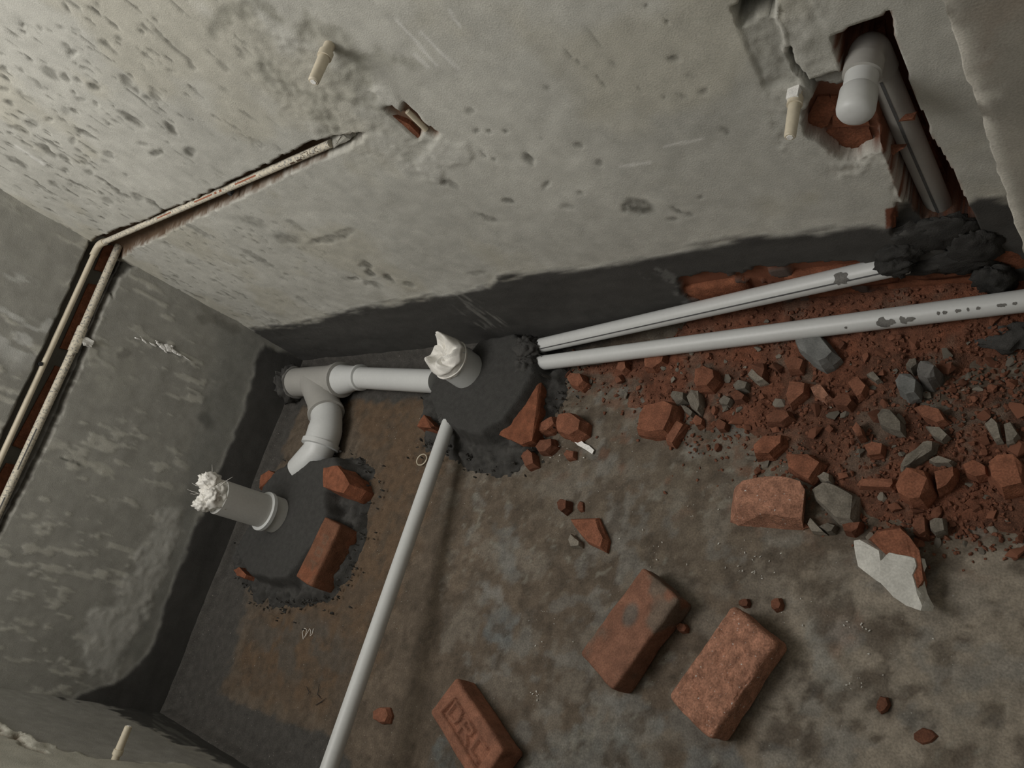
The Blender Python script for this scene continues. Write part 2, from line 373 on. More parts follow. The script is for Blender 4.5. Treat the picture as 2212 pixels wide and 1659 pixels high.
# dark slurry band along the foot of the wall, brushed on
edge = [(560, 745), (540, 712), (556, 707), (640, 696), (700, 682), (760, 668), (840, 655), (930, 640), (1000, 632), (1055, 612), (1072, 593), (1180, 586), (1300, 572), (1400, 556), (1500, 532), (1600, 516), (1750, 500), (1905, 487), (1925, 470), (1960, 452), (2080, 440), (2110, 418), (2230, 430), (2400, 900), (500, 1000)]
be = inside(px + (fbm(U * 16, Z * 60, 0, 31, 4) - 0.5) * 26, py + (fbm(U * 16, Z * 60, 0, 32, 4) - 0.5) * 26, edge, 9)
pale = (1 - ss(2, 34, np.abs(sdf(kx, ky, edge) - 14))) * (1 - ss(0, 30, np.abs(np.minimum(px - 1040, 0)) * 0 + np.maximum(px - 1080, 0) * 0.2))
col = mix(col, (0.60, 0.595, 0.55), 0.42 * pale * (px < 1300) * ss(0.38, 0.6, n_mid))
pale2 = (1 - ss(2, 20, np.abs(sdf(kx, ky, edge) - 8))) * (px >= 1060) * (px < 1920)
col = mix(col, (0.56, 0.545, 0.49), 0.30 * pale2)
coatc = np.array(COAT)[None, :] * (0.8 + 0.5 * fbm(U * 5, Z * 30, 0, 33))[:, None]
col = col + (coatc - col) * be[:, None]; dep -= be * 0.003
scr = (1 - ss(3, 26, sdline(kx, ky, [(1000, 655), (1030, 680), (1075, 690)]))) * ss(0.5, 0.62, fbm(U * 110, Z * 14, 0, 35, 2))
col = mix(col, (0.20, 0.195, 0.18), 0.75 * scr)
scr = (1 - ss(3, 20, sdline(kx, ky, [(1400, 575), (1455, 605), (1480, 640)]))) * ss(0.5, 0.6, n_hi)
col = mix(col, (0.19, 0.19, 0.18), 0.6 * scr)
# brick core laid bare under the slurry towards the stack
bare = [(1462, 604), (1530, 590), (1600, 588), (1700, 575), (1800, 566), (1905, 562), (2130, 590), (2140, 700), (1480, 760), (1500, 660)]
mb = inside(jx, jy, bare, 3) * (1 - 0.8 * ss(0.62, 0.70, fbm(U * 22, Z * 22, 0, 37, 3)))
col = mix(col, (0.20, 0.078, 0.044), mb); dep += mb * 0.016
# the chase for the water pipe
ch1 = [(205, 517), (320, 475), (420, 431), (540, 374), (680, 306), (735, 294), (780, 290), (774, 304), (706, 334), (600, 385), (506, 431), (400, 482), (290, 536), (255, 560), (150, 560)]
s1 = sdf(jx * 0.6 + px * 0.4, jy * 0.6 + py * 0.4, ch1)
m = 1 - ss(-5, 3, s1); dep = dep * (1 - m) + m * 0.036
col = mix(col, (0.12, 0.078, 0.050), 1 - ss(0, 5, s1))
m = (1 - ss(0, 24, np.abs(s1 - 12))) * (py > 800 - px * 0.66 - 130) * ss(0.56, 0.68, n_hi) * ss(0.4, 0.6, n_mid) * (sdline(px, py, [(290, 545), (706, 343), (780, 310)]) < 34)
col = mix(col, (0.58, 0.575, 0.54), 0.5 * m)
m = inside(jx, jy, [(655, 322), (700, 300), (790, 290), (770, 310), (710, 335)], 5)
dep += m * (0.012 - 0.030 * inside(jx, jy, [(690, 302), (760, 285), (770, 297), (710, 322)], 4)); col = mix(col, (0.38, 0.37, 0.33), 0.8 * m)
# small hole that shows brick
h4 = zoomed([(785, 780), (870, 750), (930, 820), (965, 715), (1030, 780), (1180, 940), (1300, 1010), (1260, 1050), (1150, 990), (1085, 1060), (980, 960)], 650, 60, 4.365)
m = inside(px * 0.7 + jx * 0.3, py * 0.7 + jy * 0.3, h4, 3); dep += m * 0.014; col = mix(col, (0.20, 0.125, 0.085), m)
# hole and hacked strip at the top
m = inside(jx, jy, [(1577, 20), (1604, -4), (1640, -40), (1690, -40), (1668, 5), (1676, 34), (1640, 40), (1598, 52)], 3); dep += m * 0.040; col = mix(col, (0.10, 0.097, 0.085), m * 0.9)
m = inside(jx, jy, [(1598, 50), (1680, 36), (1690, 80), (1705, 120), (1720, 180), (1650, 190), (1615, 100)], 6); dep += m * (0.004 + .002 * (n_fi - .5)); col = mix(col, (0.33, 0.325, 0.29), m * 0.75)
m = 1 - ss(1.5, 7, sdline(jx * .3 + kx * .7, jy * .3 + ky * .7, [(1700, 105), (1715, 140), (1735, 165), (1752, 195)])); dep += m * 0.018; col = mix(col, (0.20, 0.195, 0.17), m * 0.9)
m = 1 - ss(3, 8, sdline(jx, jy, [(1672, 10), (1680, 50), (1692, 80), (1690, 110)])); col = mix(col, (0.56, 0.55, 0.50), m * 0.8); dep -= m * 0.004
# opened wall beside the stack: a face of bricks behind the plaster, then the deep slot
sh = [(1763, 196), (1795, 192), (1870, 186), (1905, 300), (1893, 322), (1872, 332), (1846, 350), (1815, 342), (1770, 312), (1742, 288), (1738, 246)]
m = inside(jx, jy, sh, 3); dep = dep * (1 - m) + m * 0.026; col = mix(col, (0.17, 0.070, 0.042), inside(jx, jy, sh, 6))
m = inside(jx, jy, [(1752, 175), (1790, 160), (1830, 155), (1840, 195), (1765, 202)], 4); dep += m * 0.012; col = mix(col, (0.27, 0.265, 0.24), m * 0.9)
deep = [(1797, 82), (1840, 66), (1890, 44), (1921, 27), (1934, 90), (1954, 150), (1985, 230), (2010, 290), (2050, 360), (2086, 436), (2120, 500), (1990, 485), (1958, 442), (1945, 410), (1928, 368), (1918, 335), (1905, 300), (1890, 250), (1870, 190), (1862, 160), (1822, 156), (1814, 130)]
sd = sdf(jx * 0.5 + px * 0.5, jy * 0.5 + py * 0.5, deep)
m = 1 - ss(-3, 3, sd); dep = dep * (1 - m) + m * 0.115; col = mix(col, (0.17, 0.066, 0.037), 1 - ss(6, 9, sd + 5 * (px > 1945) + 4 * (py < 150)))
rim = (1 - ss(1, 12, sd)) * (1 - m)
col = mix(col, (0.22, 0.13, 0.09), 0.55 * rim * ss(0.5, 0.6, n_hi))
m = (1 - ss(4, 20, sdline(kx, ky, [(1800, 352), (1850, 358), (1895, 340), (1915, 350), (1945, 420)]))) * (sd > 0)
col = mix(col, (0.60, 0.585, 0.53), 0.6 * m * ss(0.4, 0.55, n_hi)); dep += m * (n_hi - 0.5) * 0.012
# a brick end where the band stops at the slot
m = inside(px, py, [(1912, 448), (1936, 444), (1938, 484), (1914, 490)], 2); col = mix(col, (0.17, 0.062, 0.035), m)
m = inside(jx, jy, [(1936, 440), (1975, 436), (2090, 440), (2100, 500), (1930, 500)], 5); dep += m * 0.02
Pw = P0.copy(); Pw[:, 1] += dep
me = gridmesh('wall_back', Pw, len(xs), len(zs), np.clip(col, 0, 1), flip=False)
wall_back = link('wall_back', me, 'plaster'); wall_back['kind'] = 'structure'

# ---------------------------------------------------------------- left wall (plane x = 0)
ys = np.concatenate([np.arange(-1.40, 0.05, 0.0055)])
zs = np.concatenate([np.arange(-0.06, 1.20, 0.0055), np.arange(1.20, 2.62, 0.05)])
U, Z = np.meshgrid(ys, zs); U = U.ravel(); Z = Z.ravel()
P0 = np.stack([np.zeros_like(U), U, Z], 1)
px, py = proj(P0)
n_lo = fbm(U * 3 + 40, Z * 3, 0, 41); n_mid = fbm(U * 14, Z * 14, 0, 42); n_hi = fbm(U * 60, Z * 60, 0, 43, 3)
jx = px + (fbm(U * 45, Z * 45, 0, 45, 3) - 0.5) * 16; jy = py + (fbm(U * 45, Z * 45, 0, 46, 3) - 0.5) * 16
kx = px + (fbm(U * 25, Z * 25, 0, 47, 4) - 0.5) * 46; ky = py + (fbm(U * 25, Z * 25, 0, 48, 4) - 0.5) * 46
col = np.tile(np.array((0.245, 0.24, 0.215)), (len(U), 1)) * (0.85 + 0.3 * n_lo)[:, None] * (0.9 + 0.2 * n_mid)[:, None]
dep = (n_mid - 0.5) * 0.003 + (n_lo - 0.5) * 0.008
low = 1 - ss(0.0, 0.10, Z - 0.86)
st = ss(0.60, 0.70, fbm(U * 55, Z * 17 + U * 4, 0, 51, 3)) * ss(0.35, 0.55, fbm(U * 4, Z * 4, 0, 52)) * (1 - inside(px, py, [(330, 530), (560, 730), (560, 800), (450, 780)], 30))
st *= ss(0.22, 0.36, Z)
col = mix(col, (0.40, 0.39, 0.345), 0.75 * st); dep -= st * 0.0015
m = inside(kx, ky, [(-50, 560), (60, 600), (130, 700), (60, 800), (-60, 720)], 30) * ss(0.5, 0.6, fbm(U * 40, Z * 12, 0, 53, 3))
col = mix(col, (0.43, 0.43, 0.41), 0.7 * m)
# smoother, greyer plaster above the slurry
m = inside(kx, ky, [(470, 690), (561, 735), (561, 760), (500, 950), (440, 1090), (400, 1220), (306, 1429), (215, 1440), (310, 1330), (385, 1150), (410, 1000), (440, 880)], 14)
col = mix(col, (0.185, 0.185, 0.168), 0.75 * m)
m = inside(kx, ky, [(225, 735), (285, 740), (300, 790), (260, 870), (200, 860), (190, 790)], 14); col = mix(col, (0.28, 0.275, 0.24), 0.5 * m)
m = inside(kx, ky, [(352, 1105), (392, 1098), (372, 1185), (335, 1262), (312, 1335), (275, 1405), (245, 1465), (200, 1460), (172, 1395), (182, 1340), (250, 1300), (292, 1220), (330, 1150)], 9)
col = mix(col, (0.42, 0.415, 0.385), 0.75 * m * (0.55 + 0.7 * n_hi)); dep -= m * n_hi * 0.003
for l, wd, c, s in [([(60, 985), (100, 995)], 2, (0.36, 0.35, 0.31), .8), ([(135, 990), (185, 1008)], 2, (0.08, 0.08, 0.07), .9), ([(180, 1000), (240, 1020)], 8, (0.40, 0.39, 0.34), .7), ([(260, 770), (275, 762)], 9, (0.14, 0.135, 0.12), .6), ([(440, 905), (450, 912)], 12, (0.11, 0.11, 0.10), .7), ([(470, 690), (490, 705), (510, 712)], 10, (0.12, 0.115, 0.10), .6), ([(440, 660), (460, 690), (430, 690)], 7, (0.15, 0.145, 0.125), .6)]:
    col = mix(col, c, s * (1 - ss(wd * 0.5, wd * 1.6, sdline(jx, jy, l))))
col *= 1.22
edge = [(575, 745), (561, 752), (548, 800), (530, 865), (505, 945), (470, 1020), (445, 1085), (418, 1140), (395, 1200), (372, 1270), (345, 1345), (308, 1429), (245, 1480), (150, 1508), (150, 1640), (700, 1640), (700, 780), (640, 775)]
be = inside(px + (fbm(U * 20, Z * 20, 0, 61, 3) - 0.5) * 22, py + (fbm(U * 20, Z * 20, 0, 62, 3) - 0.5) * 22, edge, 5)
coatc = np.array(COAT)[None, :] * (0.85 + 0.5 * fbm(U * 5, Z * 25, 0, 63))[:, None]
col = col + (coatc - col) * be[:, None]; dep -= be * 0.003
# chase with the two water pipes
def _ext(qa, qb, y):        # a chase edge carried on along the wall to depth y
    A, B = onx(*qa), onx(*qb); t = (y - A[1]) / (B[1] - A[1]); p = A + (B - A) * t; u, v = proj(p); return (float(u), float(v))
ch2 = [(196, 522), (290, 520), (278, 552), (250, 600), (216, 682), (196, 735), (152, 840), (108, 945), (60, 1040), (-6, 1166), _ext((108, 945), (-6, 1166), -1.40), _ext((55, 838), (0, 950), -1.40), (0, 950), (55, 838), (103, 732), (145, 640), (181, 560)]
s2 = sdf(jx * 0.45 + px * 0.55, jy * 0.45 + py * 0.55, ch2)
m = 1 - ss(-4, 2, s2); dep = dep * (1 - m) + m * 0.050
col = mix(col, (0.135, 0.128, 0.112), 1 - ss(2, 6, s2))
m = (1 - ss(0, 14, np.abs(s2 - 5))) * (sdline(px, py, [(280, 560), (206, 735), (0, 1150)]) < 18)
col = mix(col, (0.46, 0.45, 0.41), 0.5 * m * ss(0.4, 0.65, n_hi))
m = inside(jx, jy, [(262, 545), (285, 545), (300, 560), (270, 590), (240, 640), (236, 620)], 4); dep += m * 0.02; col = mix(col, (0.10, 0.098, 0.09), 0.8 * m)
Pw = P0.copy(); Pw[:, 0] -= dep
me = gridmesh('wall_left', Pw, len(ys), len(zs), np.clip(col, 0, 1), flip=False)
wall_left = link('wall_left', me, 'plaster'); wall_left['kind'] = 'structure'

# ---------------------------------------------------------------- near wall (plane y = -1.34)
YF = -1.34
xs = np.concatenate([np.arange(-0.04, 1.35, 0.007), np.arange(1.35, 3.3, 0.06)])
zs = np.concatenate([np.arange(-0.06, 0.95, 0.007), np.arange(0.95, 1.9, 0.06)])
U, Z = np.meshgrid(xs, zs); U = U.ravel(); Z = Z.ravel()
P0 = np.stack([U, np.full_like(U, YF), Z], 1)
px, py = proj(P0)
vis = ((P0 - CAM) @ R)[:, 2] > 0.05
px = np.where(vis, px, -5000); py = np.where(vis, py, 5000)
n_mid = fbm(U * 14, Z * 14, 0, 72); n_hi = fbm(U * 60, Z * 60, 0, 73, 3)
kx = px + (fbm(U * 25, Z * 25, 0, 77, 4) - 0.5) * 30; ky = py + (fbm(U * 25, Z * 25, 0, 78, 4) - 0.5) * 30
col = np.tile(np.array((0.245, 0.24, 0.22)), (len(U), 1)) * (0.85 + 0.3 * fbm(U * 6, Z * 2, 0, 71))[:, None]
dep = (n_mid - 0.5) * 0.004
tan = inside(kx, ky, [(-300, 1420), (-40, 1548), (28, 1588), (110, 1620), (230, 1640), (350, 1652), (430, 1662), (430, 3000), (-3000, 3000), (-3000, 1300)], 4)
col = mix(col, (0.36, 0.35, 0.30), tan * 0.85); dep -= tan * 0.006
m = 1 - ss(2, 7, sdline(kx, ky, [(-30, 1552), (28, 1588), (110, 1622)])); col = mix(col, (0.43, 0.42, 0.37), 0.8 * m); dep -= m * 0.006
m = 1 - ss(2, 5, sdline(kx, ky, [(-60, 1560), (25, 1600), (90, 1634)])); col = mix(col, (0.12, 0.075, 0.05), 0.85 * m); dep += m * 0.012
col *= 1.35
edge = [(195, 1511), (290, 1558), (400, 1608), (500, 1654), (640, 1720), (900, 1900), (1200, 1900), (1200, 1400), (150, 1400), (120, 1504)]
sdc = sdf(kx, ky, edge)
be = 1 - ss(-4, 4, sdc)
m = (1 - ss(2, 9, np.abs(sdc - 5))) * (px > 260); col = mix(col, (0.36, 0.35, 0.31), 0.75 * m)
m = (1 - ss(4, 22, np.abs(sdc + 18))) * (px > 330) * ss(0.5, 0.62, fbm(U * 8, Z * 60, 0, 79)); 
coatc = np.array(COAT)[None, :] * (0.85 + 0.5 * fbm(U * 5, Z * 25, 0, 80))[:, None]
col = col + (coatc - col) * be[:, None]; col = mix(col, (0.15, 0.15, 0.135), 0.7 * m)
Pw = P0.copy(); Pw[:, 1] -= dep
wf = link('wall_front', gridmesh('wall_front', Pw, len(xs), len(zs), np.clip(col, 0, 1), flip=True), 'plaster'); wf['kind'] = 'structure'

# ---------------------------------------------------------------- pier on the right, plastered, with a broken arris
bm = MB()
XR, YR = 2.487, -0.25
nz, ny_ = 260, 40
zz = np.linspace(-0.05, 1.6, nz)
prof = []          # section from the hidden flank round the arris to the face
for t in np.linspace(0, 1, 14): prof.append((0.0, 0.28 * (1 - t) ** 1.5))
for t in np.linspace(0, 1, 60)[1:]: prof.append((t ** 1.6 * 1.0, 0.0))
prof = np.array(prof); npf = len(prof)
PU, PZ = np.meshgrid(np.arange(npf), zz); PU = PU.ravel().astype(int); PZ = PZ.ravel()
X = XR + prof[PU, 0]; Y = YR + prof[PU, 1]
ed = np.exp(-((prof[PU, 0] + prof[PU, 1]) / 0.006) ** 2)
nn = fbm(PZ * 22, X * 0 + 1, 0, 91, 4); nh = fbm(X * 40, PZ * 40, Y * 40, 92, 3)
X = X - ed * (fbm(PZ * 60, X * 0 + 1, 0, 91, 4) - 0.5) * 0.007 + ed * (fbm(PZ * 9, X * 0 + 1, 0, 90, 2) - 0.5) * 0.006; Y = Y + ed * (fbm(PZ * 30, PZ * 0, 0, 93, 3) - 0.4) * 0.008 + (fbm(X * 18, PZ * 18, Y * 18, 94) - 0.5) * 0.005
face = (prof[PU, 1] < 1e-6)
col = np.tile(np.array((0.285, 0.265, 0.225)), (len(X), 1)) * (0.72 + 0.5 * fbm(X * 14, PZ * 14, 0, 95))[:, None]
col = mix(col, (0.23, 0.165, 0.12), 0.55 * ss(0.52, 0.66, fbm(X * 9, PZ * 9, 3, 96)))
col = mix(col, (0.42, 0.40, 0.35), 0.6 * ss(0.64, 0.72, fbm(X * 20, PZ * 20, 5, 97)))
col = mix(col, (0.66, 0.63, 0.56), 0.9 * np.exp(-((prof[PU, 0] + prof[PU, 1]) / 0.008) ** 2) * ss(.3, .5, nh))
wr = link('wall_right', gridmesh('wall_right', np.stack([X, Y, PZ], 1), npf, nz, np.clip(col, 0, 1)), 'plaster'); wr['kind'] = 'structure'

# ---------------------------------------------------------------- unseen roof slab and end wall, added to keep daylight to the corner side
m = MB(); m.box((2.35, -0.66, 2.67), (1, 0, 0), 1.05, (0, 1, 0), 0.74, (0, 0, 1), 0.05); o = m.build('ceiling_light_block', surf('light_block_soffit', (0.40, 0.39, 0.36), bump=0.2)); o['kind'] = 'structure'
m = MB(); m.box((3.35, -0.66, 1.28), (1, 0, 0), 0.05, (0, 1, 0), 0.74, (0, 0, 1), 1.34); o = m.build('wall_end_light_block', surf('light_block_plaster', (0.36, 0.35, 0.31), bump=0.2)); o['kind'] = 'structure'
# ---------------------------------------------------------------- floor slab
xs = np.arange(-0.04, 2.75, 0.0075); ys = np.arange(-1.38, 0.04, 0.0075)
U, Y = np.meshgrid(xs, ys); U = U.ravel(); Y = Y.ravel()
P0 = np.stack([U, Y, np.zeros_like(U)], 1)
px, py = proj(P0)
n_lo = fbm(U * 3, Y * 3, 0, 101); n_mid = fbm(U * 13, Y * 13, 0, 102); n_hi = fbm(U * 50, Y * 50, 0, 103, 3)
kx = px + (fbm(U * 22, Y * 22, 0, 107, 4) - 0.5) * 70; ky = py + (fbm(U * 22, Y * 22, 0, 108, 4) - 0.5) * 70
col = np.tile(np.array((0.125, 0.098, 0.072)), (len(U), 1)) * (0.75 + 0.5 * n_lo)[:, None] * (0.85 + 0.3 * n_mid)[:, None]
hgt = (n_mid - 0.5) * 0.006 + (n_lo - 0.5) * 0.006
col = mix(col, (0.29, 0.255, 0.205), 0.8 * inside(kx, ky, [(1700, 1240), (2300, 1130), (2300, 1800), (1560, 1800), (1640, 1560)], 60))
col = mix(col, (0.14, 0.118, 0.09), 0.5 * inside(kx, ky, [(1180, 830), (1420, 830), (1560, 1000), (1900, 1200), (1500, 1300), (1200, 1200), (1100, 1020)], 50))
col = mix(col, (0.105, 0.066, 0.038), 0.75 * inside(kx, ky, [(760, 855), (910, 850), (960, 1000), (900, 1150), (820, 1400), (700, 1560), (500, 1480), (540, 1330), (740, 1260), (800, 1020)], 25))
col = mix(col, (0.078, 0.072, 0.062), 0.7 * inside(kx, ky, [(520, 1330), (700, 1330), (770, 1400), (740, 1500), (560, 1450)], 25) * ss(0.45, 0.55, n_mid))
for poly, c, s in [([(1050, 1315), (1085, 1310), (1105, 1350), (1115, 1395), (1075, 1410), (1050, 1380)], (0.135, 0.14, 0.135), .85),
                   ([(1065, 1130), (1110, 1140), (1130, 1240), (1095, 1260), (1080, 1190)], (0.14, 0.14, 0.13), .7),
                   ([(1055, 1275), (1080, 1275), (1100, 1310), (1095, 1330), (1060, 1305)], (0.20, 0.19, 0.17), .8),
                   ([(1300, 1500), (1370, 1510), (1440, 1540), (1400, 1600), (1330, 1600)], (0.19, 0.19, 0.175), .7),
                   ([(1180, 1590), (1330, 1560), (1420, 1640), (1380, 1760), (1150, 1760), (1100, 1650)], (0.165, 0.165, 0.15), .75),
                   ([(1500, 1600), (1590, 1600), (1620, 1660), (1480, 1700)], (0.15, 0.155, 0.15), .7),
                   ([(1730, 1350), (1760, 1330), (1790, 1420), (1830, 1500), (1800, 1530), (1750, 1450)], (0.24, 0.235, 0.21), .8),
                   ([(1760, 1290), (1850, 1330), (1860, 1400), (1790, 1420)], (0.20, 0.13, 0.095), .6),
                   ([(930, 1620), (970, 1600), (975, 1650), (930, 1660)], (0.12, 0.13, 0.125), .8),
                   ([(1150, 1500), (1190, 1480), (1200, 1530), (1160, 1540)], (0.24, 0.235, 0.21), .5),
                   ([(1380, 1060), (1420, 1040), (1430, 1090), (1390, 1100)], (0.25, 0.24, 0.205), .6), ([(1460, 960), (1500, 950), (1510, 1000), (1470, 1010)], (0.24, 0.225, 0.19), .6),
                   ([(1640, 1140), (1730, 1150), (1720, 1180), (1640, 1175)], (0.17, 0.17, 0.155), .5)]:
    m = inside(kx, ky, poly, 8); col = mix(col, c, s * m * (0.5 + 0.8 * n_hi))
for x, y, L, W, a in [(1715, 1600, 120, 75, 20), (1770, 1500, 40, 28, 0), (1838, 1500, 44, 36, 10), (1900, 1510, 60, 26, -10), (1960, 1500, 60, 24, -20), (1905, 1525, 34, 16, 50), (1870, 1535, 20, 12, 0), (2008, 1543, 18, 14, 0), (1885, 1605, 26, 20, 0), (2090, 1640, 70, 50, -50), (1935, 1345, 60, 26, 20),
                      (1900, 1380, 100, 60, 20), (1675, 1615, 30, 24, 0), (1680, 1560, 26, 20, 0), (2080, 1385, 40, 20, 0), (2160, 1325, 24, 20, 0), (1320, 1050, 60, 26, 0), (1690, 870, 30, 20, 0)]:
    m = ell(kx * .5 + px * .5, ky * .5 + py * .5, x, y, L, W, a, 0.3); col = mix(col, (0.095, 0.076, 0.058), 0.8 * m); hgt -= m * 0.002
# mottling of mud over cement
m = ss(.50, .60, fbm(U * 16 + 7, Y * 16, 0, 115, 5)); col = mix(col, (0.20, 0.18, 0.15), 0.45 * m * (px > 950)); 
m = ss(.55, .63, fbm(U * 22 + 1, Y * 22, 0, 116, 5)); col = mix(col, (0.085, 0.066, 0.048), 0.55 * m)
m = ss(.60, .66, fbm(U * 18 + 4, Y * 18, 0, 117, 5)) * (px > 1000); col = mix(col, (0.18, 0.18, 0.168), 0.4 * m)
# chalky drips and trowel crumbs
m = ss(0.66, 0.74, fbm(U * 60, Y * 60, 0, 111, 4)) * ss(0.50, 0.62, fbm(U * 5 + 2, Y * 5, 0, 112)) * (px > 1000); col = mix(col, (0.25, 0.24, 0.20), 0.55 * m); hgt += m * 0.001
m = ss(0.62, 0.70, fbm(U * 26, Y * 26, 0, 113, 4)); col = mix(col, (0.075, 0.058, 0.042), 0.6 * m); hgt -= m * 0.0015
m = ss(0.60, 0.70, fbm(U * 30, Y * 30, 0, 114, 4)) * inside(kx, ky, [(1180, 800), (2300, 700), (2300, 1250), (1850, 1200), (1500, 1080), (1200, 1000)], 60); col = mix(col, (0.17, 0.085, 0.052), 0.5 * m)
# the slurry runs out on to the slab
for poly in ([(628, 760), (655, 830), (650, 880), (600, 1010), (560, 1150), (535, 1260), (520, 1340), (497, 1440), (480, 1495), (520, 1525), (600, 1552), (720, 1592), (760, 1640), (760, 1900), (0, 1900), (0, 1400), (560, 760)],
             [(620, 760), (1470, 590), (1500, 650), (1380, 720), (1160, 785), (930, 860), (750, 868), (640, 880)]):
    m = 1 - ss(-6, 6, sdf(px * .6 + kx * .4, py * .6 + ky * .4, poly))
    col = mix(col, (0.060, 0.057, 0.052), 0.93 * m)
ed = 1 - ss(0.0, 0.045, np.minimum(np.minimum(U, -Y), Y - YF))
hgt += np.clip(ed, 0, 1) ** 2 * 0.03
Pw = P0.copy(); Pw[:, 2] += hgt
floor = link('floor', gridmesh('floor', Pw, len(xs), len(ys), np.clip(col, 0, 1)), 'floor'); floor['kind'] = 'structure'

# ================================================================== helpers for things
def rounded_box_mesh(name, L, W, H, r, nx, ny, nz, amp=0.0012, seed=0, fn=None, colfn=None):
    """brick: a rounded block centred in x and y, base at z = 0; fn(p) may dent the top"""
    verts = {}; vl = []; faces = []
    def vid(i, j, k):
        key = (i, j, k)
        if key not in verts:
            verts[key] = len(vl); vl.append((-L / 2 + L * i / nx, -W / 2 + W * j / ny, H * k / nz))
        return verts[key]
    for i in range(nx):
        for j in range(ny):
            faces.append((vid(i, j, nz), vid(i + 1, j, nz), vid(i + 1, j + 1, nz), vid(i, j + 1, nz)))
            faces.append((vid(i, j, 0), vid(i, j + 1, 0), vid(i + 1, j + 1, 0), vid(i + 1, j, 0)))
    for i in range(nx):
        for k in range(nz):
            faces.append((vid(i, 0, k), vid(i + 1, 0, k), vid(i + 1, 0, k + 1), vid(i, 0, k + 1)))
            faces.append((vid(i, ny, k), vid(i, ny, k + 1), vid(i + 1, ny, k + 1), vid(i + 1, ny, k)))
    for j in range(ny):
        for k in range(nz):
            faces.append((vid(0, j, k), vid(0, j, k + 1), vid(0, j + 1, k + 1), vid(0, j + 1, k)))
            faces.append((vid(nx, j, k), vid(nx, j + 1, k), vid(nx, j + 1, k + 1), vid(nx, j, k + 1)))
    p = np.array(vl); o = p.copy()
    lo = np.array([-L / 2 + r, -W / 2 + r, r]); hi = np.array([L / 2 - r, W / 2 - r, H - r])
    q = np.clip(p, lo, hi); d = p - q; ln = np.linalg.norm(d, axis=1); s = ln > 1e-9
    p[s] = q[s] + d[s] / ln[s][:, None] * r
    if fn is not None: p[:, 2] += fn(o) * (o[:, 2] > H * 0.999)
    n = np.stack([fbm(p[:, 0] * 35 + a, p[:, 1] * 35, p[:, 2] * 35, seed + a, 3) - 0.5 for a in (1, 2, 3)], 1)
    p += n * amp * 2
    big = np.stack([fbm(p[:, 0] * 9 + a, p[:, 1] * 9, p[:, 2] * 9, seed + 7 + a, 2) - 0.5 for a in (1, 2, 3)], 1)
    p += big * 0.008
    me = bpy.data.meshes.new(name); me.from_pydata([tuple(x) for x in p], [], faces); me.update(); me.shade_smooth()
    if colfn is not None:
        c = colfn(o); at = me.color_attributes.new('Col', 'FLOAT_COLOR', 'POINT')
        at.data.foreach_set('color', np.concatenate([np.clip(c, 0, 1), np.ones((len(c), 1))], 1).astype(np.float32).ravel())
    return me
def place(o, a, b, z0=0.0, tilt=0.0):
    """long axis from point a to point b (xy), base at z0"""
    a = np.asarray(a); b = np.asarray(b); d = b - a
    o.location = ((a[0] + b[0]) / 2, (a[1] + b[1]) / 2, z0)
    o.rotation_euler = (tilt, 0, math.atan2(d[1], d[0]))
def frag(name, outline, ztop, mat, label, cat, z0=-0.004, grow=1.06, shrink=0.86, low=0.35, group=None, sub=2, noise=0.004, seed=0, parent=None, tops=None):
    """lump of rubble traced from its outline, given its own height above the slab"""
    pts = []; P = [onz(x, y, ztop * 0.7) for x, y in outline]
    c = sum(P) / len(P); rr = random.Random(seed)
    for i, p in enumerate(P):
        d = p - c
        pts.append(c + d * grow + np.array([0, 0, z0 - c[2]]))
        pts.append(c + d * grow + np.array([0, 0, ztop * low - c[2]]))
        zt = ztop * (tops[i] if tops else rr.uniform(0.85, 1.05))
        pts.append(c + d * shrink + np.array([0, 0, zt - c[2]]))
    base = np.array([c[0], c[1], 0.0])
    pts = [V(p - base) for p in pts]
    me = hull_mesh(name, pts, sub, noise, seed)
    o = link(name, me, mat, parent)
    if parent is None:
        o.location = V(base); tag(o, label, cat, group)
    else:
        o.matrix_parent_inverse = Matrix.Identity(4); o.location = V(base) - parent.location
    return o

# ---------------------------------------------------------------- bricks seen in the chases (pieces of the walls)
def wall_brick(corners, plane, back, parent, seed):
    """corners in the photograph on the chase's back plane; a slab of brick that stands proud of the joint"""
    pts = [(onx if plane == 'x' else ony)(x, y, back) for x, y in corners]
    n = Vector((1, 0, 0)) if plane == 'x' else Vector((0, -1, 0))
    allp = []
    c = sum(pts) / len(pts)
    for p in pts:
        allp += [V(p) + n * 0.008, V(c + (p - c) * 1.03) - n * 0.03]
    base = V(c)
    me = hull_mesh('brick', [p - base for p in allp], 2, 0.0015, seed)
    o = bpy.data.objects.new('brick', me); COL.objects.link(o); me.materials.append(MT['brick_wall'])
    o.parent = parent; o.location = base
    return o
LB = -0.050
for i, q in enumerate([[(228, 520), (262, 520), (236, 592), (202, 583)], [(190, 613), (224, 618), (160, 760), (128, 752)], [(118, 790), (146, 798), (60, 975), (26, 962)], [(12, 1000), (46, 1008), (-30, 1140), (-66, 1130)]]):
    wall_brick(q, 'x', LB, wall_left, 200 + i)
BB = 0.030
for i, q in enumerate([[(1768, 200), (1792, 198), (1806, 222), (1790, 262), (1750, 280), (1742, 250)], [(1796, 198), (1836, 200), (1870, 232), (1880, 262), (1800, 268), (1806, 225)], [(1756, 284), (1800, 272), (1878, 268), (1888, 296), (1862, 312), (1846, 342), (1812, 334), (1776, 306)]]):
    wall_brick(q, 'y', BB, wall_back, 210 + i)
DB = 0.112
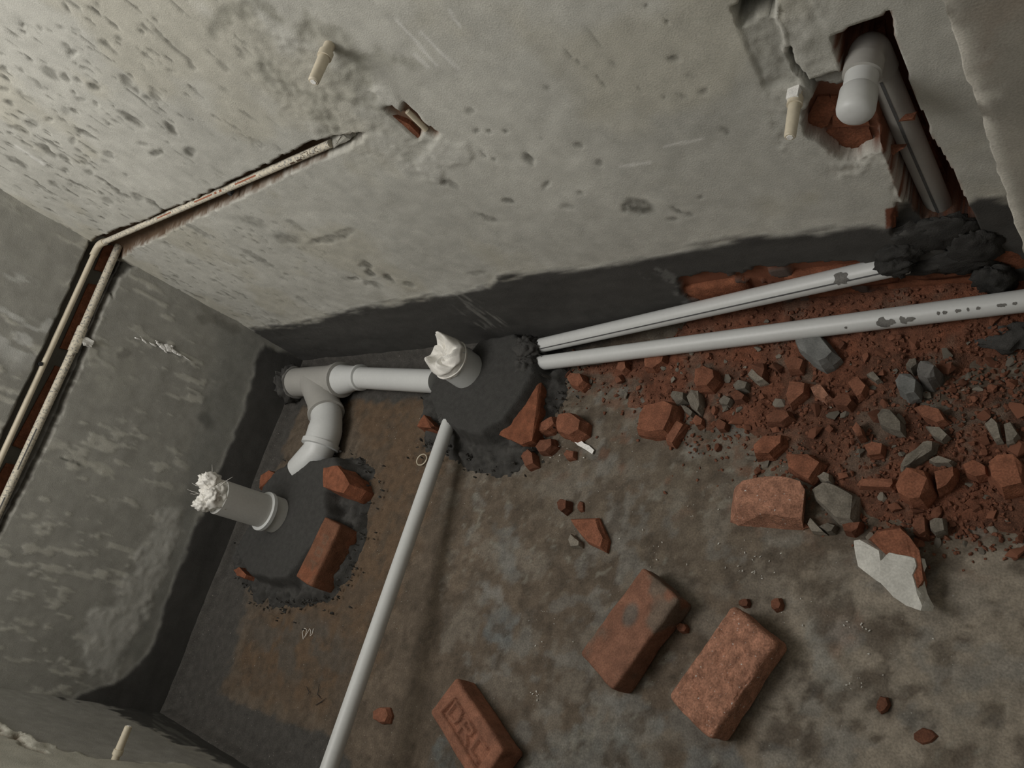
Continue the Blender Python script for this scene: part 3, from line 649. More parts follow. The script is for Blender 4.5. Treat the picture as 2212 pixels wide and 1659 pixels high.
for i, q in enumerate([[(1806, 92), (1850, 76), (1868, 148), (1826, 150)], [(1856, 74), (1912, 46), (1920, 100), (1872, 110)], [(1884, 232), (1900, 232), (1930, 318), (1912, 312)], [(1916, 326), (1934, 330), (1966, 420), (1948, 416)],
                       [(1950, 200), (1968, 196), (2000, 268), (1980, 276)], [(1962, 300), (2010, 296), (2046, 372), (2000, 380)]]):
    wall_brick(q, 'y', DB, wall_back, 220 + i)
o = wall_brick([(846, 240), (866, 252), (888, 262), (912, 288), (898, 300), (874, 278)], 'y', 0.014, wall_back, 230)
wall_brick([(1912, 449), (1934, 446), (1936, 482), (1915, 488)], 'y', 0.012, wall_back, 231)
# bricks of the wall's core laid bare above the slab
rb = random.Random(5)
for i, (x0, x1) in enumerate([(1.72, 1.93), (1.945, 2.155), (2.17, 2.38)]):
    for j in range(2):
        z0 = 0.02 + j * 0.085
        m = MB(); s = 0.06 * j * (1 if i else 0)
        me = rounded_box_mesh('brick', x1 - x0 - rb.uniform(0, .02), 0.05, 0.075, 0.008, 10, 4, 5, 0.004, 240 + i * 2 + j)
        o = bpy.data.objects.new('brick', me); COL.objects.link(o); me.materials.append(MT['brick_wall'])
        o.parent = wall_back; o.location = ((x0 + x1) / 2 + s, 0.026 + rb.uniform(-.006, .004), z0 - 0.01)
# pale splash of plaster flicked on the left wall
m = MB()
rs = random.Random(3)
for x, y, L, W in [(296, 731, 20, 4), (312, 737, 22, 5), (330, 744, 24, 5), (344, 744, 16, 8), (352, 750, 30, 13), (364, 752, 26, 15), (376, 759, 26, 9), (388, 766, 22, 6), (402, 773, 26, 3), (340, 738, 10, 4), (372, 748, 9, 5), (358, 760, 12, 4), (305, 728, 8, 2)]:
    ang = math.atan2(.45, 1) + rs.uniform(-.25, .25); pts = []
    for i in range(9):
        t = 2 * math.pi * i / 9; k_ = rs.uniform(.6, 1.1); u = math.cos(t) * L / 2 * k_; v = math.sin(t) * W / 2 * k_
        pts += [V(onx(x + u * math.cos(ang) - v * math.sin(ang), y + u * math.sin(ang) + v * math.cos(ang), 0.004)), V(onx(x + .5 * (u * math.cos(ang) - v * math.sin(ang)), y + .5 * (u * math.sin(ang) + v * math.cos(ang)), 0.009))]
    hm = hull_mesh('flake', pts); m.add([v.co for v in hm.vertices], [tuple(p.vertices) for p in hm.polygons]); bpy.data.meshes.remove(hm)
o = m.build('plaster_splash', 'white', wall_left)

# ---------------------------------------------------------------- cream water pipes in the chase
def glyphs(text, size):
    cu = bpy.data.curves.new('lettering', 'FONT'); cu.body = text; cu.size = size; cu.resolution_u = 2
    ob = bpy.data.objects.new('lettering_tmp', cu); COL.objects.link(ob)
    bpy.context.view_layer.update()
    me = bpy.data.meshes.new_from_object(ob.evaluated_get(bpy.context.evaluated_depsgraph_get()))
    bpy.data.objects.remove(ob); bpy.data.curves.remove(cu)
    return me
def on_pipe(me, origin, along, out, rad):
    """wraps a flat mesh (x along, y across) round a pipe; origin on the axis"""
    along = along.normalized(); out = (out - along * out.dot(along)).normalized(); across = out.cross(along)
    for v in me.vertices:
        th = v.co.y / rad
        v.co = origin + along * v.co.x + (out * math.cos(th) + across * math.sin(th)) * (rad + 0.0004)
    me.update()
def strip(L, W, n=6):
    m = MB(); 
    for i in range(n):
        m.add([(L * i / n, -W / 2, 0), (L * (i + 1) / n, -W / 2, 0), (L * (i + 1) / n, W / 2, 0), (L * i / n, W / 2, 0)], [(0, 1, 2, 3)])
    return m.mesh('printed_mark')
RC = 0.0088
def reach(p, q, y):
    t = (y - p[1]) / (q[1] - p[1]); return p + (q - p) * t
a0 = onx(207, 537, -0.007); a1 = reach(a0, onx(-60, 1122, -0.007), -1.37)
b0 = ony(222, 526, 0.005); b1 = ony(715, 310, 0.008)
corner = V((-0.006, 0.006, (a0[2] + b0[2]) / 2))
wp = empty('water_pipe', corner, 'clean cream water pipe bending round the corner in the upper chase', 'pipe')
m = MB(); m.ring_tube([corner + Vector((0, -0.02, 0)), a1], [RC, RC], 24); m.build('pipe_length', 'cpvc', wp, True)
m = MB(); m.ring_tube([corner + Vector((0.02, 0, 0)), b1], [RC, RC], 24); run2 = m.build('pipe_length', 'cpvc_dirty', wp, True)
m = MB(); arc = [corner + Vector((0, -0.045, 0)), corner + Vector((0, -0.02, 0)), corner + Vector((0.004, -0.008, 0)), corner + Vector((0.012, -0.002, 0)), corner + Vector((0.026, 0, 0)), corner + Vector((0.05, 0, 0))]
m.ring_tube(arc, [RC * 1.3] * 6, 24); m.build('elbow', 'cpvc', wp, True)
# saddle hole and clip on the left run
p = V(onx(88, 786, 0.0)); m = MB(); m.ring_tube([p + Vector((-0.01, 0, 0)), p + Vector((0.004, 0, 0))], [0.007, 0.006], 14); m.build('clip_nail', 'black', wp)
p = V(ony(497, 418, 0.0)); m = MB(); m.ring_tube([p + Vector((0, 0.01, 0)), p + Vector((0, -0.003, 0))], [0.008, 0.006], 14); m.build('clip_nail', 'black', wp)
ax = (V(b1) - corner).normalized(); outv = Vector((0.55, -0.8, 0.22))
def along_b(x, y):
    q = V(ony(x, y, 0.006)); return corner + ax * (q - corner).dot(ax)
me = glyphs('ASTRAL C', 0.0155)
on_pipe(me, along_b(652, 338), ax, Vector((0.3, -0.9, 0.02)), RC)
link('lettering', me, 'print', run2)
for x, y, L, W in [(612, 358, 0.010, 0.008), (630, 349, 0.018, 0.005), (644, 343, 0.020, 0.005)]:
    me = strip(L, W); on_pipe(me, along_b(x, y), ax, Vector((0.3, -0.9, -0.05)), RC); link('printed_mark', me, 'print', run2)
for x, y, L, W in [(515, 399, 0.10, 0.0035), (427, 437, 0.10, 0.0035), (348, 472, 0.09, 0.003), (470, 418, 0.012, 0.005), (480, 413, 0.012, 0.005)]:
    me = strip(L, W); on_pipe(me, along_b(x, y), ax, Vector((0, -0.75, 0.75)), RC); link('printed_mark', me, 'redprint', run2)
# second water pipe on the left wall, splashed with mortar
c0 = onx(258, 524, -0.008); c1 = onx(160, 752, -0.008); c2 = reach(c1, onx(-70, 1250, -0.008), -1.37)
wp2 = empty('water_pipe', c0, 'mortar-spattered cream water pipe with a coupling in the left wall', 'pipe')
m = MB(); m.ring_tube([V(c0) + Vector((0, .03, 0)), c1, c2], [RC * 1.38] * 3, 24); r2 = m.build('pipe_length', 'cpvc_dirty', wp2, True)
d = (V(c1) - V(c0)).normalized(); cc = V(onx(168, 733, -0.008))
m = MB(); m.ring_tube([cc - d * .045, cc - d * .042, cc + d * .042, cc + d * .045], [RC, RC * 1.72, RC * 1.72, RC], 24); m.build('coupling', 'cpvc_dirty', wp2, True)
me = hull_mesh('plaster_blob', [Vector((rs.uniform(-.012, .022), rs.uniform(-.026, .02), rs.uniform(-.03, .012))) for _ in range(22)], 2, .006, 4)
o = link('plaster_blob', me, 'white', wp2); o.matrix_parent_inverse = Matrix.Identity(4); o.location = V(onx(182, 738, 0.0)) - wp2.location
d2 = (V(c2) - V(c1)).normalized()
def along_c(x, y):
    q = V(onx(x, y, -0.008)); return V(c1) + d2 * (q - V(c1)).dot(d2)
for x, y, t, s in [(155, 764, 'XJ', .015), (146, 786, 'A', .016), (134, 812, 'IIII', .012), (122, 842, 'A', .015)]:
    me = glyphs(t, s); on_pipe(me, along_c(x, y), d2, Vector((0.9, 0.1, 0.15)), RC * 1.38); link('lettering', me, 'print', r2)
for x, y, L, W in [(80, 928, 0.13, 0.003), (15, 1075, 0.14, 0.003)]:
    me = strip(L, W); on_pipe(me, along_c(x, y), d2, Vector((0.9, 0.1, 0.3)), RC * 1.38); link('printed_mark', me, 'grey_line', r2)
# glimpse of a cream pipe through the small hole
e0 = ony(880, 240, 0.008); e1 = ony(921, 280, 0.008)
m = MB(); m.ring_tube([e0, V(e0) * .6 + V(e1) * .4, V(e0) * .3 + V(e1) * .7, e1], [0.0055] * 4, 16)
tag(m.build('water_pipe', 'cpvc', None, True), 'short glimpse of cream pipe in the small brick-coloured hole', 'pipe')

m = MB(); me = hull_mesh('mortar_dab', [Vector((rs.uniform(-.035, .045), rs.uniform(-.010, .02), rs.uniform(-.012, .014))) for _ in range(26)], 2, .005, 14)
o = link('mortar_dab', me, 'dab', wp); o.matrix_parent_inverse = Matrix.Identity(4); o.location = V(ony(735, 300, 0.010)) - wp.location
# ---------------------------------------------------------------- capped tap stubs standing out of the walls
def stub(base, tip, length, normal, rad, label, seed):
    d = normal.normalized(); b = V(base)
    t = empty('tap_stub', b, label, 'pipe stub', 'capped tap points')
    m = MB(); m.ring_tube([b - d * .03, b + d * length * .42], [rad * 1.05] * 2, 24); m.build('pipe_length', 'cpvc', t, True)
    m = MB(); m.ring_tube([b + d * length * .16, b + d * length * .17, b + d * length * .32, b + d * length * .33], [rad * .9, rad * 1.38, rad * 1.38, rad * .9], 24); m.build('collar', 'cpvc', t, True)
    m = MB(); m.ring_tube([b + d * length * .33, b + d * length * .34, b + d * length * .97, b + d * length], [rad * .9, rad * 1.12, rad * 1.02, rad * .8], 24); m.build('plug', 'cpvc', t, True)
    m = MB(); m.ring_tube([b + d * length, b + d * length * 1.012], [rad * .62, rad * .58], 6); m.build('plug_socket', 'white', t)
    me = hull_mesh('mortar_collar', [Vector((rs.uniform(-.03, .03), rs.uniform(-.012, .004), rs.uniform(-.03, .03))) for _ in range(18)], 2, .005, seed)
    return t
p = ony(711, 100, 0.0); stub(p, None, 0.080, Vector((0.03, -1, 0.0)), 0.0092, 'cream capped tap stub on the back wall above the water pipe', 1)
p = ony(1721, 196, 0.0)
s2_ = stub(p, None, 0.085, Vector((0.02, -1, -0.02)), 0.0082, 'cream capped tap stub with white top beside the opened brickwork', 2)
m = MB(); q = V(p) + Vector((0.0, -0.012, 0.0)); m.box(q + Vector((0, 0, 0.006)), (1, 0, 0), .0085, (0, 1, 0), .010, (0, 0, 1), .006); m.build('tape_wrap', 'white', s2_)
p = ony(247, 1644, YF); stub(p, None, 0.080, Vector((0.0, 1, 0.0)), 0.0085, 'cream capped tap stub low on the near wall, bottom left', 3)

# ---------------------------------------------------------------- waste stack in the slot
RS = 0.0205
YS = 0.052
t0 = ony(1893, 128, YS); t1 = ony(2040, 470, YS)
xa = (ony(1938, 235, YS)[0] + ony(2020, 420, YS)[0]) / 2
ztop, zbot = ony(1890, 120, YS)[2], 0.14
st_ = empty('waste_stack', (xa, YS, zbot), 'grey upright waste pipe with capped elbow in the wall slot', 'pipe')
m = MB(); m.ring_tube([(xa, YS, zbot), (xa, YS, ztop)], [RS, RS], 36); m.build('upright_pipe', 'pvc_dull', st_, True)
m = MB(); aim = Vector((-0.05, -1, -0.05)).normalized()
E0 = Vector((xa, YS, ztop - 0.03)); E1 = Vector((xa, YS, ztop)); arc = [E0]
re_ = 0.030
for i in range(9):
    an = math.pi / 2 * i / 8
    arc.append(E1 + Vector((0, 0, re_ * math.sin(an))) + aim * re_ * (1 - math.cos(an)))
m.ring_tube(arc + [arc[-1] + aim * 0.012], [RS * 1.16] * (len(arc) + 1), 36, up=(1, 0, 0)); m.build('elbow', 'pvc_dull', st_, True)
e = arc[-1]
m = MB(); m.ring_tube([e + aim * .004, e + aim * .006, e + aim * .030, e + aim * .032], [RS, RS * 1.26, RS * 1.26, RS], 36); m.build('socket_ring', 'pvc_dull', st_, True)
m = MB(); m.ring_tube([e + aim * .028, e + aim * .054, e + aim * .058, e + aim * .086, e + aim * .092, e + aim * .097, e + aim * .100, e + aim * .102], [RS * 1.08, RS * 1.08, RS * 1.22, RS * 1.24, RS * 1.18, RS * 1.0, RS * .65, RS * .2], 36); m.build('end_cap', 'pvc', st_, True)
# black line down the pipe
m = MB(); sa = Vector((0.04, -1.0, 0)).normalized()
for i in range(12):
    z0 = zbot + (ztop - zbot) * i / 12; z1 = zbot + (ztop - zbot) * (i + 1) / 12; sdv = Vector((sa.y, -sa.x, 0)) * -0.0022
    c_ = Vector((xa, YS, 0)) + sa * (RS + .0004)
    m.add([c_ + sdv + Vector((0, 0, z0)), c_ - sdv + Vector((0, 0, z0)), c_ - sdv + Vector((0, 0, z1)), c_ + sdv + Vector((0, 0, z1))], [(0, 1, 2, 3)])
m.build('black_stripe', 'grey_line', st_)
for (x, y), s, lab in [((1943, 321), .013, 'small brick wedge lodged against the middle of the upright waste pipe'), ((1966, 254), .011, 'tiny brick wedge at the right side of the upright waste pipe')]:
    q = V(ony(x, y, 0.018)); me = hull_mesh('brick_wedge', [Vector((rs.uniform(-1.6, 1.0) * s, rs.uniform(-.7, 1.0) * s, rs.uniform(-.6, .6) * s)) for _ in range(14)], 1, .002, 5)
    o = link('brick_wedge', me, 'brick'); o.location = q; tag(o, lab, 'brick piece')
q = [V(ony(x, y, 0.085)) for x, y in [(1843, 80), (1868, 66), (1880, 80), (1866, 96), (1845, 106)]]
m = MB(); c_ = sum(q, Vector()) / 5
m.add(q + [p_ + Vector((0, .006, 0)) for p_ in q], [(0, 1, 2, 3, 4), (9, 8, 7, 6, 5)] + [(i, i + 5, (i + 1) % 5 + 5, (i + 1) % 5) for i in range(5)])
tag(m.build('tile_chip', 'white'), 'pale chip wedged behind the elbow at the slot top', 'chip')

# ---------------------------------------------------------------- soil drain: wye, reducer, bend
RD = 0.055
ZD = 0.062
W0 = V(onz(641, 827, ZD)); Wc = V(onz(688, 823, ZD)); W1 = V(onz(736, 819, ZD)); yd = (W0.y + W1.y) / 2
W0.y = Wc.y = W1.y = yd
dr = empty('soil_drain', (Wc.x, yd, 0), 'grey wye drain fitting with reducer and bend in the far corner', 'pipe fitting')
m = MB(); m.ring_tube([W0, W1], [RD, RD], 40); m.ring_tube([Wc + Vector((-0.03, 0, 0)), Wc + Vector((0.10, -0.10, 0))], [RD, RD], 40)
m.build('wye_body', 'pvc_dull', dr, True)
X1 = Vector((1, 0, 0))
m = MB(); m.ring_tube([W1 - X1 * .035, W1 - X1 * .033, W1 - X1 * .004, W1 - X1 * .002, W1 + X1 * .008, W1 + X1 * .010], [RD, RD * 1.07, RD * 1.07, RD * 1.17, RD * 1.17, RD * .98], 40); m.build('socket_ring', 'pvc_dull', dr, True)
W2 = V(onz(776, 828, ZD)); W2.y = yd + 0.004; RB = 0.0375
m = MB(); m.ring_tube([W1 + X1 * .008, W1 + X1 * .035, W2 - X1 * .030, W2 - X1 * .028, W2 - X1 * .002, W2], [RD * .98, RD * .92, RB * 1.12, RB * 1.12, RB * 1.12, RB], 40); m.build('reducer', 'pvc', dr, True)
m = MB(); m.ring_tube([W2 - X1 * .014, W2 - X1 * .013, W2 + X1 * .001, W2 + X1 * .003], [RB, RB * 1.22, RB * 1.22, RB], 40); m.build('reducer_lip', 'pvc', dr, True)
W3 = V(onz(945, 824, ZD))
m = MB(); m.ring_tube([W2 - X1 * .02, W3], [RB, RB], 36); m.build('pipe_length', 'pvc', dr, True)
# 45 degree branch, its socket, then the bend
B0 = Wc + Vector((0.075, -0.080, 0)); bd = Vector((1, -1, 0)).normalized(); B1 = V(onz(704, 890, ZD))
bd = (B1 - Wc).normalized()
m = MB(); m.ring_tube([B1 - bd * .042, B1 - bd * .040, B1 - bd * .004, B1 - bd * .002, B1 + bd * .010, B1 + bd * .011], [RD, RD * 1.06, RD * 1.06, RD * 1.16, RD * 1.16, RD], 40); m.build('socket_ring', 'pvc_dull', dr, True)
B2 = V(onz(692, 962, ZD)); B3 = V(onz(646, 1014, ZD * .9)); d3 = (B3 - B2).normalized()
pts = []; q0 = B1; q1 = B1 + bd * .062; q2 = B2
for i in range(13):
    t = i / 12; pts.append(q0 * (1 - t) ** 2 + q1 * 2 * t * (1 - t) + q2 * t * t)
m = MB(); m.ring_tube(pts, [RD * .98] * 5 + [RD * 1.0, RD * 1.02, RD * 1.06] + [RD * 1.07] * 5, 40, up=(0, 0, 1)); m.build('bend', 'pvc', dr, True)
d2_ = (pts[-1] - pts[-2]).normalized()
m = MB(); m.ring_tube([B2 - d2_ * .012, B2 - d2_ * .010, B2 + d2_ * .006, B2 + d2_ * .008], [RD, RD * 1.18, RD * 1.18, RD], 40); m.build('bend_lip', 'pvc', dr, True)
m = MB(); m.ring_tube([B2, B2 + d2_ * .02, B3 + Vector((0, 0, -.01))], [RD * .97] * 3, 40); m.build('spigot', 'pvc', dr, True)
me = hull_mesh('seal_collar', [Vector((rs.uniform(-.008, .010), .062 * math.cos(a), .062 * math.sin(a))) for a in np.linspace(0, 6.2, 40)], 1, .005, 9)
o = link('seal_collar', me, 'stain', dr); o.matrix_parent_inverse = Matrix.Identity(4); o.location = W0 - Vector(dr.location) + Vector((-.006, 0, 0))

# ---------------------------------------------------------------- soil pipe for the closet, stuffed with a torn sack
base = V(onz(598, 1113, 0.085)); top = Vector((base.x - .004, base.y - .010, 0.30))
sp = empty('soil_pipe', base, 'grey upright soil pipe stopped with frayed white sacking', 'pipe')
ax_ = (top - base).normalized()
m = MB(); m.ring_tube([base - ax_ * .05, base + ax_ * .042], [0.060, 0.0595], 44); m.build('socket', 'pvc_mid', sp, True)
m = MB(); m.ring_tube([base + ax_ * .040, base + ax_ * .042, base + ax_ * .054, base + ax_ * .056], [0.058, 0.065, 0.065, 0.056], 44); m.build('socket_ring', 'pvc', sp, True)
m = MB(); m.ring_tube([base + ax_ * .05, top], [0.055, 0.055], 44); m.build('upright_pipe', 'pvc_mid', sp, True)
sk = empty('sack_plug', top, 'frayed white woven sack stuffed into the left upright pipe', 'sack')
def blob(rx, ry, rz, nf, amp, seed, seg=40, rings=26, z0=-1.0):
    """crumpled lump: noise-folded ellipsoid"""
    vs = []; fs = []
    th = np.linspace(0, 2 * np.pi, seg, endpoint=False); ph = np.linspace(-np.pi / 2, np.pi / 2, rings)
    T, Ph = np.meshgrid(th, ph); T = T.ravel(); Ph = Ph.ravel()
    d = np.stack([np.cos(Ph) * np.cos(T), np.cos(Ph) * np.sin(T), np.sin(Ph)], 1)
    f1 = fbm(d[:, 0] * nf + 5, d[:, 1] * nf + 5, d[:, 2] * nf + 5, seed, 3); f2 = fbm(d[:, 0] * nf * 2.3, d[:, 1] * nf * 2.3 + 9, d[:, 2] * nf * 2.3, seed + 3, 2)
    r = 1 + amp * (np.abs(f1 - 0.5) * 4 - 0.8) + amp * 0.6 * (np.abs(f2 - 0.5) * 4 - 0.8)
    p = d * r[:, None] * np.array([rx, ry, rz])
    for i in range(rings - 1):
        for k in range(seg):
            k2 = (k + 1) % seg; fs.append((i * seg + k, i * seg + k2, (i + 1) * seg + k2, (i + 1) * seg + k))
    me = bpy.data.meshes.new('crumple'); me.from_pydata([tuple(x) for x in p], [], fs); me.update(); me.shade_smooth(); return me
o = link('sack_wad', blob(.056, .056, .060, 1.7, .26, 7), 'cloth', sk); o.matrix_parent_inverse = Matrix.Identity(4); o.location = (0, 0, .004)
for (x, y, z), (rx, ry, rz), s in [((-.004, .036, .042), (.030, .034, .048), 3), ((-.014, -.036, .032), (.036, .028, .036), 5), ((.026, -.004, .036), (.032, .028, .030), 8)]:
    o = link('sack_fold', blob(rx, ry, rz, 1.9, .30, s, 34, 24), 'cloth', sk); o.matrix_parent_inverse = Matrix.Identity(4); o.location = (x, y, z)
for i in range(34):
    a = rs.uniform(0, 6.28); r0 = rs.uniform(.01, .045); p0 = Vector((r0 * math.cos(a), r0 * math.sin(a), .02 + rs.uniform(0, .02)))
    if i < 20: dirv = Vector((rs.uniform(.2, 1.0), rs.uniform(.1, 1.0), rs.uniform(-.1, .7)))      # most strands trail towards the drain
    else: dirv = Vector((rs.uniform(-1, .6), rs.uniform(-1, .8), rs.uniform(.1, .9)))
    dirv.normalize(); L = rs.uniform(.03, .075); sag = rs.uniform(-.02, .03); pts = [p0 + dirv * L * t + Vector((rs.uniform(-.002, .002), rs.uniform(-.002, .002), -sag * t * t)) for t in np.linspace(0, 1, 6)]
    m = MB(); m.ring_tube(pts, [.0009, .0009, .0008, .0007, .0006, .0003], 5); me = m.mesh('strand'); 
    o = link('strand', me, 'cloth', sk); o.matrix_parent_inverse = Matrix.Identity(4)

# ---------------------------------------------------------------- floor-trap riser with a white bag over it
base = V(onz(1003, 797, 0.095)); top = Vector((base.x - .004, base.y + .002, 0.165))
tr = empty('trap_riser', base, 'short grey upright trap pipe hooded with a white bag', 'pipe')
ax_ = (top - base).normalized()
m = MB(); m.ring_tube([base - ax_ * .05, top], [0.0565, 0.0565], 44); m.build('upright_pipe', 'pvc', tr, True)
bg = empty('bag_plug', top, 'white plastic bag crumpled over the middle upright pipe', 'bag')
seg, rg = 72, 26
vs = []; fs = []
for j in range(rg):
    t = j / (rg - 1)
    for kk in range(seg):
        a = 2 * math.pi * kk / seg
        n1 = float(vn(np.array([math.cos(a) * 3 + 5]), np.array([math.sin(a) * 3 + 5]), t * 3, 61)[0]) - .5
        n2 = float(vn(np.array([math.cos(a + t * 2) * 5 + 5]), np.array([math.sin(a + t * 2) * 5 + 5]), t * 4, 62)[0]) - .5
        # ears of the twisted bag: one tall ridge towards the wall, a low one towards the corner
        ear = math.exp(-((math.atan2(math.sin(a - 1.35), math.cos(a - 1.35))) / .62) ** 2) * .052 + math.exp(-((math.atan2(math.sin(a - 3.75), math.cos(a - 3.75))) / .45) ** 2) * .040
        if t < .35:      # skirt drawn tight down the pipe
            u = t / .35; r = .0585 + .003 * n1 * 2 + .002 * math.sin(a * 9 + u * 4) * u; z = -.020 + .024 * u + n2 * .006
        else:            # gathered inwards
            u = (t - .35) / .65; r = .060 * (1 - u) ** .8 * (1 + n1 * .5 * u) + .0005; z = .004 + .030 * math.sin(min(u * 2.2, 1.57)) - .022 * u * u + ear * math.exp(-((u - .30) / .20) ** 2) + n2 * .034 * (1 - u * .4) * min(1, u * 3)
        vs.append((r * math.cos(a), r * math.sin(a), z))
for j in range(rg - 1):
    for kk in range(seg):
        k2 = (kk + 1) % seg; fs.append((j * seg + kk, j * seg + k2, (j + 1) * seg + k2, (j + 1) * seg + kk))
me = bpy.data.meshes.new('bag_hood'); me.from_pydata(vs, [], fs); me.update(); me.shade_smooth()
o = link('bag_hood', me, 'cloth', bg); o.matrix_parent_inverse = Matrix.Identity(4)
m = MB(); m.ring_tube([Vector((.0600 * math.cos(a), .0600 * math.sin(a), -.014 + .002 * math.sin(3 * a))) for a in np.linspace(0, 2 * math.pi, 40)], [.0022] * 40, 8, False, False)
o = m.build('twisted_hem', 'cloth', bg, True); o.matrix_parent_inverse = Matrix.Identity(4)

# ---------------------------------------------------------------- waste pipes lying over the slab
RW = 0.0205
def waste(p0, p1, label, mat='pvc'):
    p0, p1 = V(p0), V(p1)
    t = empty('waste_pipe', (p0 + p1) / 2 - Vector((0, 0, RW)), label, 'pipe')
    m = MB(); m.ring_tube([p0, p0 * .5 + p1 * .5, p1], [RW] * 3, 32); m.build('pipe_length', mat, t, True)
    return t, p0, p1, (p1 - p0).normalized()
def pipe_mark(parent, c0, d, x, y, z, outv, wid, hgt, mat, name, seed):
    """thin crust stuck on a pipe: an irregular patch wrapped on it"""
    q = V(onz(x, y, z)); q = c0 + d * (q - c0).dot(d)
    r_ = random.Random(seed); n = 18
    me = MB(); ring = []
    for i in range(n):
        a = 2 * math.pi * i / n; k_ = r_.uniform(.65, 1.1); ring.append((math.cos(a) * wid * k_, math.sin(a) * hgt * k_, 0))
    me.add(ring + [(x_ * .5, y_ * .5, 0) for x_, y_, _ in ring] + [(0, 0, 0)], [(i, (i + 1) % n, (i + 1) % n + n, i + n) for i in range(n)] + [(i + n, (i + 1) % n + n, 2 * n) for i in range(n)])
    ms = me.mesh(name); on_pipe(ms, q, d, outv, RW + .0006); return link(name, ms, mat, parent)
u0 = onz(1095, 763, 0.040); u1 = ony(1960, 568, -0.008)
up, p0, p1, d = waste(u0, u1, 'upper white waste pipe with a thin dark line, nearest the back wall')
m = MB(); outv = Vector((0.1, -0.85, 0.52)); outv = (outv - d * outv.dot(d)).normalized(); ac = outv.cross(d) * .0016
for i in range(20):
    a = p0 + (p1 - p0) * i / 20 + outv * (RW + .0004); b = p0 + (p1 - p0) * (i + 1) / 20 + outv * (RW + .0004)
    m.add([a - ac, b - ac, b + ac, a + ac], [(0, 1, 2, 3)])
m.build('black_stripe', 'grey_line', up)
vw = Vector((0.3, -0.6, 0.8))
pipe_mark(up, p0, d, 1848, 590, .12, vw, .016, .015, 'stain', 'mortar_crust', 1)
l0 = onz(1070, 797, 0.036); l1 = onz(2290, 640, 0.085)
lw, p0, p1, d = waste(l0, l1, 'lower white waste pipe crossing above the rubble, spotted with mortar')
for x, y, w_, h_, s in [(1915, 688, .013, .012, 2), (1932, 676, .010, .007, 3), (1958, 690, .006, .010, 4), (1972, 676, .012, .005, 5), (2050, 664, .004, .004, 6), (2076, 668, .004, .004, 7), (2036, 674, .003, .004, 8), (2082, 656, .003, .003, 9), (2122, 655, .004, .003, 10), (2100, 650, .002, .004, 11), (2172, 662, .008, .004, 12), (1836, 682, .003, .003, 13), (2200, 650, .004, .003, 14)]:
    pipe_mark(lw, p0, d, x, y, .07, vw if y < 675 else Vector((.2, -.75, .6)), w_, h_, 'stain', 'mortar_crust', s)
f0 = onz(985, 868, 0.052); f1 = reach(f0, onz(700, 1690, 0.20), -1.36)
fw, p0, p1, d = waste(f0, f1, 'long white waste pipe running down the middle towards the near wall')

# ---------------------------------------------------------------- mortar beds
def mound(name, skirt, topo, h, label, seed, pad=0.04, cell=0.005, hs=0.025, extra=None):
    """bed of mortar: a trowelled top inside a ragged spread, traced on the slab"""
    S = [onz(x, y, 0.01) for x, y in skirt]
    x0, x1 = min(p[0] for p in S) - pad, max(p[0] for p in S) + pad; y0, y1 = min(p[1] for p in S) - pad, max(p[1] for p in S) + pad
    x0 = max(x0, -0.01); y1 = min(y1, 0.012)
    xs = np.arange(x0, x1, cell); ys = np.arange(y0, y1, cell)
    U, Y = np.meshgrid(xs, ys); U = U.ravel(); Y = Y.ravel()
    n1 = fbm(U * 40, Y * 40, 0, seed, 4); n2 = fbm(U * 90, Y * 90, 0, seed + 5, 3)
    wx = U + (fbm(U * 30, Y * 30, 0, seed + 1, 3) - .5) * .05; wy = Y + (fbm(U * 30, Y * 30, 0, seed + 2, 3) - .5) * .05
    sk = sdf(wx, wy, [(p[0], p[1]) for p in S])
    T = [onz(x, y, h) for x, y in topo]
    tp = sdf(U * .8 + wx * .2, Y * .8 + wy * .2, [(p[0], p[1]) for p in T])
    skirtH = hs * ss(0, .035, -sk) * (0.4 + 1.2 * n1) + (n2 - .5) * .016 * ss(0, .02, -sk)
    topH = h * (1 + (fbm(U * 8, Y * 8, 0, seed + 9) - .5) * .10) + (n2 - .5) * .002
    k = 1 - ss(-.006, .020, tp)
    z = skirtH * (1 - k) + topH * k
    z = np.where(sk > 0, -0.006 - sk * .3, z)
    if extra is not None: z = extra(U, Y, z, n1, n2)
    c = np.tile(np.array((0.056, 0.054, 0.050)), (len(U), 1)) * (0.55 + 0.75 * n1)[:, None]
    c = mix(c, (0.050, 0.049, 0.046), .9 * k)
    me = gridmesh(name, np.stack([U, Y, z], 1), len(xs), len(ys), np.clip(c, 0, 1), keep=(z > -0.004))
    b = np.array([(x0 + x1) / 2, (y0 + y1) / 2, 0]); me.transform(Matrix.Translation(-V(b)))
    o = link(name, me, 'mortar'); o.location = V(b); tag(o, label, 'mortar'); return o
mound('mortar_bed', [(560, 1060), (590, 1015), (640, 1000), (700, 985), (770, 985), (800, 1015), (796, 1080), (785, 1150), (765, 1220), (735, 1270), (700, 1300), (610, 1318), (545, 1290), (500, 1235), (505, 1180), (545, 1150)],
      [(566, 1055), (600, 1012), (640, 1000), (720, 985), (735, 1010), (700, 1060), (705, 1110), (690, 1150), (660, 1195), (618, 1248), (580, 1250), (535, 1238), (508, 1190), (540, 1130)], 0.085, 'dark mortar bed with bricks around the left upright soil pipe', 300)
mound('mortar_bed', [(915, 850), (940, 800), (1000, 745), (1040, 712), (1150, 705), (1235, 770), (1225, 820), (1205, 875), (1185, 920), (1150, 985), (1095, 1030), (1030, 1020), (965, 985), (915, 970), (905, 915)],
      [(925, 850), (945, 810), (1000, 780), (1035, 735), (1110, 720), (1145, 745), (1150, 800), (1120, 860), (1085, 905), (1040, 935), (990, 930), (945, 905)], 0.082, 'dark mortar bed under the bag-covered upright pipe by the back wall', 320)
